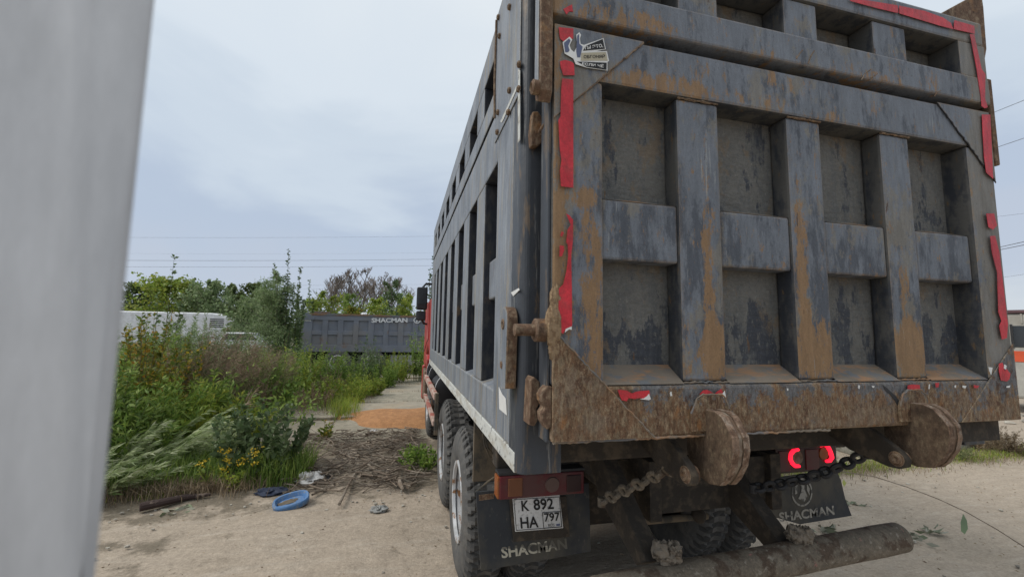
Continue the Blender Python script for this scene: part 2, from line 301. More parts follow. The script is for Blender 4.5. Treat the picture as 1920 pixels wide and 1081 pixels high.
# ================================================================= GROUND
def ground_z(x, y):
    return 0.
GRN = dict(grain=[((6, 14, 6), .10), (45, .14)])
M['dirt'] = mat('sandy_ground', (.385, .32, .25), [
    dict(c=(.34, .28, .215), s=(1.6, 3.2, .9), d=8, r=.68, lo=.47, hi=.62, a=.6),
    dict(c=(.43, .37, .30), s=(2.2, 9, 1), d=7, lo=.53, hi=.66, a=.6, dist=.4),
    dict(c=(.14, .115, .085), s=(14, 14, 14), d=8, r=.7, lo=.655, hi=.70, a=.8),
    dict(c=(.15, .125, .09), s=(3.1, 3.1, 1), d=9, r=.72, lo=.60, hi=.72, a=.85, g=[('y', 3.45, 4.3, .21), ('x', -1.6, -2.6, .10), ('y', 5.8, 6.6, -.05), ('x', .2, .9, -.4)])],  # darker earth past the dirt edge, boundary shadows painted in with it
    rough=.95, bump=[(5, .03), ((14, 34, 14), .015), (110, .004)], vscale=40, vary=.06, **GRN)
n = 60; xs_ = sorted(set([-420, -150, -60]+list(np.linspace(-14, 20, 120))+[60, 150, 420])); ys_ = sorted(set([-300, -60, -20]+list(np.linspace(-3, 24, 110))+[60, 160, 520]))
g = MB(); gv = []
for y in ys_:
    for x in xs_:
        z = 0.
        if -14 < x < 20 and -3 < y < 24:
            z = .012*math.sin(2.1*x+1.3*y)+.010*math.sin(4.7*x-3.1*y+1)+.006*math.sin(9*y+2*x)
            if x < -.2 and y > 3.8: z += .05*min(1, (y-3.8)/.5)*(.5+.5*math.sin(3*x+y))*(1 if y < 6 else .3)
        gv.append((x, y, z))
nx = len(xs_); g.add(gv, [(j*nx+i, j*nx+i+1, (j+1)*nx+i+1, (j+1)*nx+i) for j in range(len(ys_)-1) for i in range(nx-1)])
gr = g.build('ground', 'dirt', smooth=True); gr.modifiers.clear(); tag(gr, kind='structure')

M['concrete'] = mat('old_concrete', (.31, .275, .215), [dict(c=(.23, .205, .16), s=(2.2, 2.2, 1), d=8, r=.7, lo=.47, hi=.6, a=.7), dict(c=(.16, .15, .12), s=(9, 9, 9), lo=.6, hi=.68, a=.8), dict(c=(.35, .285, .20), s=(1.5, 1.5, 1), lo=.52, hi=.64, a=.7)], rough=.9, bump=[(20, .006)])
M['concrete_worn'] = mat('old_concrete_worn', (.255, .23, .175), [dict(c=(.36, .32, .25), s=(2.5, 2.5, 1), d=8, r=.7, lo=.47, hi=.6, a=.7), dict(c=(.13, .12, .09), s=(7, 7, 7), d=8, lo=.58, hi=.66, a=.8)], rough=.9, bump=[(20, .006)], grain=[(20, .15)])
pv = thing('pavement', None, None, (-.2, 12, 0)); tag(pv, kind='structure')
yy = 6.35
for k in range(7):
    L_ = 1.9
    for (x0, x1) in ((-4.1, -1.79), (-1.75+.05*(k % 2), .35), (.38, 2.6)):
        o = MB().box(x0, x1, yy, yy+L_-.12, -.1, .03+.014*((k*3) % 4)).build('slab', ('concrete', 'concrete_worn')[(k*5+int(x0 > -1.8)) % 2], pv, bevel=.02)
    yy += L_
# orange sand spread over the slabs
M['osand'] = mat('orange_sand', (.37, .19, .085), [dict(c=(.34, .17, .075), s=(3, 3, 3), lo=.5, hi=.62, a=.8), dict(c=(.2, .13, .07), s=(30, 30, 30), lo=.64, hi=.68, a=.8)], rough=1., bump=[(30, .012)], grain=[(9, .2), (60, .2)])
g = MB(); vv_ = []; nn = 30
for i in range(nn+1):
    for j in range(40):
        t = 2*math.pi*j/40; r = i/nn; e = 1+.12*math.sin(3*t)+.08*math.sin(5*t+1)
        x = .1+1.95*r*e*math.cos(t); y = 8.15+1.2*r*e*math.sin(t); vv_.append((x, y, (.15+.02*math.sin(5*x))*(1-r*r)+.052*(1-r**6)-.02+.006*math.sin(12*x)*math.sin(9*y)))
g.add(vv_, [(i*40+j, i*40+(j+1) % 40, (i+1)*40+(j+1) % 40, (i+1)*40+j) for i in range(nn) for j in range(40)])
tag(g.build('sand_heap', 'osand', smooth=True), 'low spread of orange sand on concrete beside the red side guard', 'sand', kind='stuff')

# ================================================================= MAIN TRUCK
T = thing('dump_truck', 'large muddy grey dump truck with rusty tailgate and red cab parked in the foreground', 'truck', (1.175, 3, 0))
XS, XR = -.071, 2.421; CX = 1.175
# body shell -------------------------------------------------------
b = MB()
for x0, x1 in ((.049, .061), (2.289, 2.301)): b.box(x0, x1, .20, 5.72, 1.42, 3.50)
b.box(.05, 2.30, .20, 5.7, 1.46, 1.50); b.box(.05, 2.30, 5.66, 5.7, 1.5, 3.9)
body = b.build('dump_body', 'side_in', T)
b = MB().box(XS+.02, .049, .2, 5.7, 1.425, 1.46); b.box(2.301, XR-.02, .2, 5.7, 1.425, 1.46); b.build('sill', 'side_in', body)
def side_piece(name, m, y0, y1, z0, z1, parent=body, bevel=.01, dx=0.):
    for s in (0, 1):
        x0, x1 = (XS+dx, .049) if s == 0 else (2.301, XR-dx)
        o = box(name, m, parent, x0, x1, y0, y1, z0, z1, bevel=bevel)
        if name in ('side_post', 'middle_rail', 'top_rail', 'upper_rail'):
            o.data.materials.append(M['side_in'])          # cheeks inside the openings get dark unfaded paint with shade put into the colour
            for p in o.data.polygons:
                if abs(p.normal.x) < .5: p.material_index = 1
P_ = .62; G0 = .633
side_piece('side_panel', 'side', .301, G0, 1.42, 3.03)
side_piece('side_panel', 'side', G0+7*P_+.34, 5.75, 1.42, 3.03)
side_piece('lower_rail', 'side', G0+.001, G0+7*P_+.34, 1.42, 1.60)
side_piece('middle_rail', 'side', G0+.001, G0+7*P_+.34, 2.735, 3.03)
side_piece('upper_rail', 'side', .301, 5.75, 3.06, 3.19)
side_piece('top_rail', 'side', .301, 5.75, 3.392, 3.57)
side_piece('side_panel', 'side', .301, .72, 3.19, 3.392, bevel=.004)
side_piece('side_panel', 'side', .72+7*P_+.36, 5.75, 3.19, 3.392)
for k in range(7):
    side_piece('side_post', 'side', G0+k*P_+.34, G0+(k+1)*P_, 1.60, 2.735)
    side_piece('side_post', 'side', .72+k*P_+.36, .72+(k+1)*P_, 3.19, 3.392)
for k in range(8):
    side_piece('crossbar', 'side', G0+k*P_+.002, G0+k*P_+.338, 2.055, 2.273, dx=.035)
    # sloping ledge at the foot of each opening
    for s in (0, 1):
        xo, xi = (XS+.004, .049) if s == 0 else (XR-.004, 2.301)
        y0, y1 = G0+k*P_+.002, G0+k*P_+.338
        MB().add([(xo, y0, 1.598), (xo, y1, 1.598), (xi, y1, 1.63), (xi, y0, 1.63)], [(0, 1, 2, 3)]).build('ledge', 'side', body)
# dark strip in the joint
for x in ((XS+.02, .049), (2.301, XR-.02)): box('joint_strip', 'soot', body, *x, .2, 5.72, 3.03, 3.06, bevel=0)
# white painted edge under the side
for s in (0, 1):
    x0, x1 = (XS-.002, XS+.03) if s == 0 else (XR-.03, XR+.002)
    box('painted_edge', 'white_strip', body, x0, x1, .205, 5.74, 1.345, 1.419, bevel=.003)
    box('sill_beam', 'mudplate', body, .02 if s == 0 else 2.30, .06 if s == 0 else 2.33, 1.75, 5.3, 1.24, 1.42, bevel=.004)
# corner posts (rounded)
for s in (1, -1):
    pts = []
    for a in range(7):
        t = math.pi/2*a/6; pts.append((XS+.035-.035*math.cos(t)+.0, .205-.045*math.sin(t)))
    pts += [(.10, .16), (.10, .30), (XS, .30)]
    pts = [(x if s == 1 else 2*CX-x, y) for x, y in pts]
    MB().prism(pts, 'z', 1.349, 3.60).build('corner_post', 'corner', T, bevel=.003)
# a welded patch plate and bolts on the rear side plate
ch = box('side_cover_plate', 'side', T, XS-.006, XS-.001, .20, .70, 2.86, 3.58, bevel=.002)
for px, py in [(957, 14), (936, 33), (938, 68), (977, 118), (957, 170), (977, 163), (935, 211), (955, 211), (934, 248)]:
    p = at(px, py, XS-.006, 'x'); p[1] = min(max(p[1], .19), .69)
    MB().lathe([(0, .001), (-.014, .009), (-.010, .014), (.0, .014)][::-1], (p[0], p[1], p[2]), 'x', 6).build('bolt', 'rust', ch)
MB().tube([(XS-.012, .69, 3.55), (XS-.012, .70, 3.2), (XS-.012, .68, 2.99)], .006, 6).build('cable', 'rust', ch)
# paint strips left on the side plate, small torn notice
for pix in ([(971, 130), (975, 132), (975, 262), (971, 268)], [(938, 228), (968, 162), (969, 167), (941, 230)]):
    p = [at(a, c, XS-.0085, 'x') for a, c in pix]
    MB().prism([(q[1], q[2]) for q in p], 'x', XS-.0085, XS-.0075).build('paint_strip', 'white_strip', ch)
pl = [(935, 725), (941, 738), (948, 747), (949, 762), (950, 778), (936, 766)]
p = [at(a, c, XS-.003, 'x') for a, c in pl]; no = MB().prism([(q[1], q[2]) for q in p], 'x', XS-.003, XS-.0015).build('torn_notice', 'white_scrap', T)
p = [at(a, c, XS-.003, 'x') for a, c in [(958, 548), (972, 540), (974, 543), (962, 555)]]
MB().prism([(q[1], q[2]) for q in p], 'x', XS-.003, XS-.0015).build('torn_notice', 'white_scrap', T)

# TAILGATE ----------------------------------------------------------
b = MB().box(.02, 2.33, .106, .122, 1.55, 3.02)
G = b.build('tailgate', 'recess', T)
X = [0, .201, .531, .730, 1.078, 1.266, 1.617, 1.80, 2.165, 2.35]
GB = .012
box('side_frame', 'gate', G, 0, .201, 0, .12, 1.6905, 2.829, bevel=GB)
box('side_frame', 'gate', G, 2.165, 2.35, 0, .12, 1.6905, 2.829, bevel=GB)
box('top_beam', 'gate', G, 0, 2.35, 0, .12, 2.83, 3.024, bevel=GB)
box('bottom_beam', 'beam', G, 0.001, 2.349, -.002, .12, 1.50, 1.69, bevel=.014)
def cheeks(o, m='cheek'):  # side faces and undersides get a darker mud tone with recess shade in it
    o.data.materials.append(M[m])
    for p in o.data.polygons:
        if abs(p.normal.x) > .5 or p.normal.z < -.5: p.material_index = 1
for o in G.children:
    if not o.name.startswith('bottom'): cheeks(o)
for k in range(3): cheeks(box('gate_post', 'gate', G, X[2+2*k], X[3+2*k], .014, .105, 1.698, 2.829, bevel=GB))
for k in range(4):
    x0, x1 = X[1+2*k]+.001, X[2+2*k]-.001
    box('crossbar', 'gate', G, x0, x1, .022, .105, 2.149, 2.380, bevel=.01)
    MB().add([(x0, .024, 2.379), (x1, .024, 2.379), (x1, .105, 2.402), (x0, .105, 2.400), ((x0+x1)/2, .05, 2.392)], [(0, 1, 4), (1, 2, 4), (2, 3, 4), (3, 0, 4)]).build('mud_ledge', 'ledge', G)
    MB().add([(x0, .002, 1.692), (x1, .002, 1.692), (x1, .106, 1.755), (x0, .106, 1.755)], [(0, 1, 2, 3)]).build('bottom_ledge', 'ledge', G)
# welds: lumpy beads under the top beam and round the feet of the posts
def bead(pts, r=.005, parent=G, m='rust', n=40):
    q = []
    for i in range(len(pts)-1):
        a, c = np.array(pts[i]), np.array(pts[i+1]); k = max(2, int(np.linalg.norm(c-a)/.012))
        q += [a+(c-a)*j/k+RNG.normal(0, .0012, 3) for j in range(k)]
    q.append(np.array(pts[-1])); return MB().tube(q, [r*RNG.uniform(.6, 1.35) for _ in q], 5).build('weld_seam', m, parent)
for k in range(3):
    bead([(X[2+2*k]+.004, .010, 2.827), (X[3+2*k]-.004, .010, 2.827)])
    bead([(X[2+2*k], .010, 1.696), (X[3+2*k], .010, 1.696)], .004, m='ledge')
bead([(.01, -.001, 1.502), (.6, -.003, 1.503), (1.2, -.002, 1.50)], .005, m='ledge')
# gusset plates at the four corners
def gus(pts, m, y=-.0055):
    return MB().prism(pts, 'y', y, -.0005).build('gusset_plate', m, G, bevel=.002)
gus([(.002, 2.655), (.38, 3.028), (.002, 3.028)], 'gate'); gus([(1.985, 3.028), (2.348, 2.655), (2.348, 3.028)], 'gate', -.0045)
gus([(.003, 1.505), (.392, 1.505), (.003, 1.885)], 'beam', -.009); gus([(2.347, 1.505), (2.347, 1.86), (1.955, 1.505)], 'beam', -.006)
bead([(.003, -.009, 1.885), (.392, -.009, 1.505)], .0035, m='ledge'); bead([(.08, -.006, 2.73), (.375, -.006, 3.02)], .003)
bead([(1.985, -.005, 3.02), (2.345, -.005, 2.66)], .003, m='soot')
# torn crack in the bottom beam
patch('crack', 'soot', G, [(1655, 721), (1662, 726), (1672, 735), (1680, 742), (1688, 755), (1694, 770), (1691, 772), (1684, 762), (1678, 750), (1668, 738), (1660, 732)], -.0035)
# left and right flanges of the gate, seen end on
box('gate_flange', 'corner', G, -.012, -.001, .012, .10, 1.50, 3.03, bevel=.003)
# UPPER GATE --------------------------------------------------------
U = MB().box(.02, 2.33, .125, .135, 3.03, 3.50).build('upper_tailgate', 'recess', T)
box('gap_strip', 'chassis', U, 0.01, 2.34, .07, .124, 3.0255, 3.0655, bevel=0)  # added strip behind the gap, shuts out light from the open body
ub = box('bottom_beam', 'gate', U, -.01, 2.36, -.012, .124, 3.066, 3.205, bevel=.01)
box('top_beam', 'gate', U, -.01, 2.36, -.006, .124, 3.388, 3.52, bevel=.012)
box('side_frame', 'gate', U, -.01, .201, -.006, .124, 3.2055, 3.3875, bevel=.003)
box('side_frame', 'gate', U, 2.17, 2.36, -.006, .124, 3.2055, 3.3875, bevel=.003)
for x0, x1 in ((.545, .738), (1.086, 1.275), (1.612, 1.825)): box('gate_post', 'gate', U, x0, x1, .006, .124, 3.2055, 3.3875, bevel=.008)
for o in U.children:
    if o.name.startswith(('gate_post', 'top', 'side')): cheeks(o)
# upper left hinge strip, right strips and corner ear
h = MB().prism([(-.028, 3.62), (-.028, 2.745), (-.005, 2.71), (.03, 2.73), (.03, 3.62)], 'x', -.060, -.012).build('hinge_strip', 'rust', T, bevel=.004)
box('hinge_strip_cover', 'side', h, -.064, -.0605, -.016, .028, 2.76, 3.62, bevel=.001)
MB().lathe([(0, .001), (-.03, .016), (-.024, .026), (0, .026)][::-1], (-.061, -.015, 2.755), 'x', 12).build('bolt', 'rust', h, smooth=True)
MB().box(2.362, 2.395, -.005, .12, 2.755, 3.216).build('hinge_strip', 'rust', T, bevel=.006)
MB().prism([(2.05, 3.505), (2.46, 3.755), (2.465, 3.66), (2.455, 3.42), (2.395, 3.25), (2.365, 3.25), (2.365, 3.505)], 'y', .03, .055).build('corner_ear', 'rust', T, bevel=.004)
box('ear_flange', 'mudplate', T, 2.44, 2.462, .056, .45, 3.43, 3.74, bevel=.004)
# reflective tape ----------------------------------------------------
Q = lambda ox, oy, s, pts: [(ox+a/s, oy+c/s) for a, c in pts]
for pts in (
    Q(1000, 0, 4, [(190, 205), (300, 215), (300, 290), (225, 310), (200, 290)]),
    Q(1000, 0, 4, [(200, 460), (240, 450), (290, 465), (305, 480), (310, 565), (225, 565), (205, 500)]),
    [(1054, 147), (1075, 149), (1075, 352), (1052, 349), (1050, 320), (1053, 300), (1050, 280), (1047, 225), (1051, 218), (1052, 170)],
    Q(1020, 400, 2.35, [(97, 0), (112, 8), (128, 28), (128, 120), (120, 180), (121, 240), (123, 330), (124, 495), (108, 505), (96, 510), (84, 530), (68, 515), (64, 420), (66, 330), (85, 312), (100, 250), (107, 190), (105, 140), (98, 125), (105, 70), (118, 50)]),
    Q(1020, 400, 2.35, [(70, 140), (88, 143), (90, 160), (80, 188), (68, 190)]),
    Q(1020, 400, 2.35, [(78, 78), (88, 85), (80, 103), (72, 98)]),
    Q(1440, 120, 4, [(1605, 378), (1668, 380), (1690, 860), (1660, 835), (1638, 815), (1622, 700), (1610, 500)]),
    Q(1420, 400, 2.702, [(1160, 0), (1200, 0), (1215, 60), (1195, 82), (1172, 70)]),
    Q(1420, 400, 2.702, [(1180, 115), (1205, 112), (1228, 200), (1243, 330), (1256, 440), (1270, 560), (1265, 630), (1240, 638), (1226, 570), (1238, 545), (1222, 500), (1216, 300), (1190, 200)]),
    Q(1420, 400, 2.702, [(1225, 760), (1243, 755), (1255, 800), (1262, 785), (1282, 810), (1278, 838), (1265, 850), (1235, 845), (1225, 800)]),
    Q(1000, 630, 4, [(632, 400), (700, 405), (740, 428), (770, 415), (800, 410), (870, 405), (875, 440), (850, 472), (800, 462), (760, 470), (715, 462), (700, 487), (665, 478), (650, 450)]),
    Q(1000, 630, 4, [(1250, 430), (1275, 405), (1300, 400), (1330, 412), (1360, 432), (1385, 410), (1410, 395), (1425, 425), (1412, 465), (1380, 468), (1350, 453), (1290, 487), (1260, 465)]),
    Q(1440, 630, 4, [(1050, 368), (1085, 360), (1138, 364), (1145, 422), (1045, 425)]),
    Q(1440, 630, 4, [(1255, 350), (1285, 348), (1280, 380), (1262, 385)]),
    Q(1440, 630, 4, [(1545, 365), (1585, 370), (1570, 390), (1545, 385)]),
):
    patch('reflective_tape', 'tape', G, pts, -.0115)
for pts in (
    Q(1000, 0, 4, [(225, 70), (262, 48), (290, 35), (298, 90), (270, 85), (250, 110)]),
    Q(1480, 0, 4.325, [(480, -8), (640, 5), (880, 45), (885, 108), (700, 65), (500, 10)]),
    Q(1480, 0, 4.325, [(893, 47), (1100, 90), (1250, 145), (1310, 187), (1330, 237), (1230, 212), (893, 110)]),
    Q(1480, 0, 4.325, [(1340, 165), (1500, 210), (1505, 275), (1335, 237)]),
    Q(1480, 0, 4.325, [(1465, 278), (1500, 280), (1530, 420), (1560, 560), (1590, 600), (1588, 800), (1610, 870), (1585, 880), (1560, 860), (1552, 770), (1540, 700), (1520, 560), (1490, 400)])):
    patch('reflective_tape', 'tape', U, pts, -.0145)
for pts in (Q(1000, 630, 4, [(855, 447), (868, 430), (882, 470), (868, 478), (800, 470), (830, 465)]), Q(1000, 630, 4, [(1412, 440), (1436, 408), (1445, 455), (1420, 466)]), Q(1000, 630, 4, [(1025, 425), (1035, 412), (1042, 445), (1030, 448)]),
            Q(1440, 630, 4, [(1208, 362), (1216, 358), (1212, 395), (1206, 395)]), Q(1440, 630, 4, [(1400, 370), (1412, 365), (1410, 385), (1402, 385)]), Q(1440, 630, 4, [(1460, 368), (1490, 372), (1480, 390), (1462, 385)]),
            Q(1440, 630, 4, [(1655, 230), (1685, 235), (1675, 290), (1662, 262)]), Q(1440, 630, 4, [(1775, 210), (1790, 220), (1785, 250), (1770, 240)]), Q(1440, 630, 4, [(1790, 375), (1818, 368), (1812, 385), (1790, 385)]),
            Q(1020, 400, 2.35, [(96, 508), (122, 497), (122, 512), (110, 510), (92, 524)]), Q(1440, 630, 4, [(780, 370), (800, 372), (795, 385), (785, 385)]), Q(1440, 630, 4, [(680, 365), (690, 370), (686, 395), (678, 388)]), Q(1440, 630, 4, [(143, 390), (153, 390), (152, 408), (145, 408)])):
    patch('torn_scrap', 'white_scrap', G, pts, -.0135)
# dent / weld marks on the gate: thin rusty scratches
for pts in ([(1515, 120), (1520, 106), (1527, 95)], [(1615, 150), (1622, 138), (1632, 131)], [(1632, 152), (1638, 143), (1645, 138)], [(1752, 181), (1756, 174), (1764, 170)], [(1103, 0), (1107, 12), (1103, 26)], [(1493, 110), (1500, 100), (1505, 94)]):
    MB().tube([at(a, c, -.013) for a, c in pts], .0022, 5).build('scratch', 'rust', U)
# sticker ------------------------------------------------------------
ys = -.0125
sk = patch('sticker', 'white_scrap', G, Q(1000, 0, 4, [(220, 318), (272, 276), (292, 298), (272, 340), (283, 372), (306, 392), (330, 345), (322, 262), (345, 243), (358, 262), (350, 290), (354, 330), (380, 338), (526, 287), (544, 370), (470, 386), (552, 384), (568, 458), (556, 466), (556, 530), (400, 508), (318, 482), (300, 440), (235, 402)]), ys, .001)
def lab(pts, m): 
    o = patch('sticker_panel', m, G, Q(1000, 0, 4, pts), ys-.0012, .001); return o
lab([(395, 345), (521, 293), (537, 366), (372, 381)], 'black'); lab([(361, 397), (545, 391), (558, 454), (356, 455)], 'cream'); lab([(330, 462), (551, 471), (549, 524), (402, 502)], 'black')
lab([(230, 322), (268, 290), (280, 305), (262, 345), (272, 378), (262, 392), (240, 392)], 'bluegrey'); lab([(330, 268), (343, 256), (346, 330), (370, 350), (352, 430), (330, 430), (322, 380)], 'bluegrey')
def tx(body, m, a, bb, c, bold=.02): 
    A, B_, C_ = [at(1000+q[0]/4, q[1]/4, ys-.0022) for q in (a, bb, c)]; return text(body, m, G, A, B_, C_, bold=bold)
tx('ТЫ ЭТО,', 'white_scrap', (382, 378), (525, 358), (378, 348)); tx('ОБГОНЯЙ', 'black', (377, 438), (537, 436), (378, 408)); tx('ЕСЛИ ЧЁ', 'white_scrap', (364, 488), (526, 508), (366, 462))

# locking gear on the left -------------------------------------------
lv = []
for a in range(13):
    t = math.pi*a/12; lv.append((.232+.062*math.cos(t), 1.915+.058*math.sin(t)))
lv = lv+[(.185, 1.66), (.265, 1.65)]
lever = MB().prism(lv, 'x', XS-.045, XS-.004).build('lock_lever', 'rust', T, bevel=.004)
MB().prism([(y*.94+.014, z*.995+.009) for y, z in lv], 'x', XS-.047, XS-.0452).build('lever_face', 'side', lever)
MB().lathe([(0, .02), (.004, .022), (.004, .012), (0, .012)], (XS-.052, .235, 1.905), 'x', 20, closed=True).build('lever_eye', 'rust', lever)
MB().lathe([(0, .001), (-.004, .014), (.01, .016)][::-1], (XS-.047, .25, 1.745), 'x', 14).build('rivet', 'rust', lever)
pin = MB().lathe([(0, .001), (-.002, .017), (0, .021), (.12, .021)], (-.125, .03, 1.882), 'x', 24).build('lock_pin', 'rust', T, smooth=True)
MB().lathe([(0, .001), (0, .036), (.004, .041), (.065, .041), (.065, .001)], (-.055, .03, 1.882), 'x', 24).build('pin_boss', 'rust', pin, smooth=True)
MB().blob((.005, -.003, 1.90), .05, 10, .16, (.6, .35, 1.5)).blob((.012, -.003, 1.99), .035, 8, .2, (.6, .3, 1.6)).blob((.01, -.003, 1.82), .03, 8, .2, (.7, .3, 1.4)).build('caked_mud', 'caked', pin)
hk = MB().prism([(-.052, 1.545), (-.045, 1.70), (-.035, 1.715), (-.012, 1.695), (-.010, 1.668), (-.024, 1.65), (-.020, 1.63), (-.012, 1.618), (-.024, 1.60), (-.018, 1.56), (-.03, 1.54)], 'y', .085, .165).build('lock_hook', 'rust', T, bevel=.004)
MB().prism([(-.028, 1.675), (-.012, 1.692), (.004, 1.690), (.004, 1.555), (-.012, 1.545), (-.03, 1.572), (-.034, 1.60), (-.020, 1.618), (-.034, 1.64), (-.036, 1.66)], 'y', .0, .055).build('hook_catch', 'rust', hk, bevel=.004)
MB().prism([(-.045, 2.60), (-.05, 2.65), (-.042, 2.74), (-.02, 2.745), (.0, 2.72), (.0, 2.62), (-.02, 2.60)], 'y', .12, .158).prism([(-.02, 2.66), (.004, 2.70), (.004, 2.64)], 'y', .07, .13).build('hasp', 'rust', T, bevel=.005)

# big curved lugs under the gate --------------------------------------
LUG = [(-.002, 1.600), (-.062, 1.600), (-.095, 1.588), (-.122, 1.555), (-.142, 1.527), (-.145, 1.480), (-.133, 1.428), (-.100, 1.373), (-.075, 1.347), (-.02, 1.335), (.03, 1.345), (.08, 1.375), (.10, 1.42), (.10, 1.495), (.03, 1.495)]
def edge(o):
    o.data.materials.append(M['lugedge'])
    for p in o.data.polygons:
        if abs(p.normal.x) < .5: p.material_index = 1
def lug(x0, x1):
    o = MB().prism(LUG, 'x', x0, x0+.031).build('gate_lug', 'lug', T, bevel=.004); edge(o)
    MB().prism([(y*.965, 1.47+(z-1.47)*.965) for y, z in LUG], 'x', x0+.0315, x1-.0285).build('lug_core', 'hub', o)
    edge(MB().prism(LUG, 'x', x1-.028, x1).build('lug_cheek', 'lug', o, bevel=.004))
    MB().prism([(x0-.06, 1.585), (x0-.035, 1.635), (x0-.01, 1.652), (x1+.0, 1.652), (x1+.02, 1.632), (x1+.03, 1.60), (x1+.03, 1.52), (x0-.06, 1.52)], 'y', -.014, -.003).build('lug_pad', 'beam', o, bevel=.003)
    bead([(x0-.06, -.014, 1.585), (x0-.035, -.014, 1.638), (x0-.01, -.014, 1.654), (x1, -.014, 1.654), (x1+.02, -.014, 1.634), (x1+.03, -.014, 1.60)], .0035, o, 'ledge')
    return o
l1 = lug(.604, .678); l2 = lug(1.635, 1.709)
for x in (.525, 1.56):
    a = MB().prism([(.30, 1.50), (.16, 1.50), (.08, 1.455), (-.01, 1.40), (-.035, 1.37), (-.03, 1.34), (.0, 1.325), (.04, 1.322), (.20, 1.35), (.36, 1.42), (.36, 1.50)], 'x', x, x+.03).build('hinge_arm', 'chassis', T, bevel=.004)
    MB().lathe([(0, .001), (-.010, .012), (-.010, .019), (-.003, .021), (-.001, .031), (.04, .031)], (x, .005, 1.365), 'x', 24).build('hinge_pin', 'rust', a, smooth=True)

# chassis, axles, undercarriage ---------------------------------------
for x in (.76, 1.52): box('chassis_rail', 'chassis', T, x, x+.07, .62, 8.3, .92, 1.22, bevel=.004)
box('cross_member', 'chassis', T, .0, 2.35, .84, .96, 1.16, 1.30, bevel=.01)
box('cross_member', 'chassis', T, .83, 1.52, .66, .74, .94, 1.20, bevel=.004)
box('hoist_frame', 'chassis', T, .70, 1.65, .5, 5.6, 1.28, 1.42, bevel=.01)
box('body_crossbeam', 'chassis', T, .07, 2.28, .30, .42, 1.34, 1.458, bevel=.01)
for k in range(5): box('body_crossbeam', 'chassis', T, .07, 2.28, 1.4+k*.85, 1.5+k*.85, 1.34, 1.458, bevel=0)
box('rear_box', 'chassis', T, .86, 1.46, 1.05, 1.7, .80, 1.24, bevel=.02)
for yc in (2.065, 3.465):
    ax = MB().lathe([(-.05, .001), (0, .09), (.45, .10), (.7, .26), (.95, .26), (1.2, .10), (1.68, .09), (1.7, .001)], (CX-.84, yc, .56), 'x', 20).build('axle', 'chassis', T, smooth=True)
for x in (.66, 1.58): MB().prism([(1.9, .62), (2.75, .95), (3.6, .62), (3.6, .72), (2.75, 1.08), (1.9, .72)], 'x', x, x+.1).build('leaf_spring', 'chassis', T, bevel=.005)
# right-hand hanging box behind the gate and hidden edge seen at the far right
box('body_bracket', 'chassis', T, 1.98, 2.30, .05, .25, 1.40, 1.50, bevel=.004)

NT = 160
def make_wheel(x_out, yc, s, w_=.30, name_label=None, parent=T, muddy=False):
    """s = +1: outer face looks to -x"""
    R_ = .56; c = (x_out, yc, R_)
    prof = [(.035, .285), (.012, .31), (.0, .36), (-.004, .42), (.004, .47), (.02, .515), (.038, .540), (.06, .556), (.10, .559), (.148, .560), (.152, .560), (.20, .559), (.24, .556), (.262, .540), (.28, .515), (.296, .47), (.304, .42), (.30, .36), (.288, .31), (.265, .285)]
    v = []; n = NT
    for pi_, (a, r) in enumerate(prof):
        for j in range(n):
            rr = r
            tread = 5 <= pi_ <= 14
            if tread:
                ph = (j + (2 if pi_ in (8, 9, 10, 11) else 0) + (1 if pi_ in (7, 12) else 0)) % 4
                if ph == 0: rr = r-.024
                if pi_ in (9, 10): rr = r-.014
            if pi_ in (4, 15) and j % 4 == 0: rr = r-.006
            t = 2*math.pi*(j+(.5 if tread and j % 4 == 0 else 0)*0)/n
            v.append((c[0]+s*a, c[1]+rr*math.cos(t), c[2]+rr*math.sin(t)))
    m = len(prof); f = [(i*n+j, i*n+(j+1) % n, (i+1)*n+(j+1) % n, (i+1)*n+j) for i in range(m-1) for j in range(n)]
    hub = MB().lathe([(0.045, .001), (.045, .07), (.06, .075), (.06, .11), (.13, .125), (.135, .001)], (c[0], c[1], c[2]) if s > 0 else c, 'x', 24)
    if s < 0: hub.v = [(2*c[0]-x, y, z) for x, y, z in hub.v]
    H = hub.build('wheel', 'hub', parent, smooth=True)
    ty = MB().add(v, f).build('tyre', 'rubber', H)
    for p in ty.data.polygons: p.use_smooth = not (5*n <= p.index < 14*n)
    ty.data.materials.append(M['rubber_dark'])
    for p in ty.data.polygons:
        vi = [q % n for q in p.vertices]
        if 5*n <= p.index < 14*n and (min(vi)+(2 if 8*n <= p.index < 11*n else 0)) % 4 in (0, 3): p.material_index = 1
    rim = MB().lathe([(.03, .262), (.008, .268), (.003, .280), (.006, .292), (.02, .296), (.035, .288), (.05, .262), (.05, .25), (.10, .245), (.135, .23), (.14, .12), (.15, .08), (.15, .001)], c, 'x', 48)
    for k in range(8):
        t = 2*math.pi*k/8; rim.tube([(c[0]+.10, c[1]+.165*math.cos(t), c[2]+.165*math.sin(t)), (c[0]+.142, c[1]+.165*math.cos(t), c[2]+.165*math.sin(t))], .016, 6)
    if s < 0: rim.v = [(2*c[0]-x, y, z) for x, y, z in rim.v]
    rim.build('rim', 'rim', H, smooth=True)
    return H
for yc in (2.065, 3.465):
    make_wheel(-.049, yc, 1); make_wheel(.285, yc, 1); make_wheel(2*CX+.049, yc, -1); make_wheel(2*CX-.285, yc, -1)
make_wheel(-.04, 6.55, 1); make_wheel(2*CX+.04, 6.55, -1)
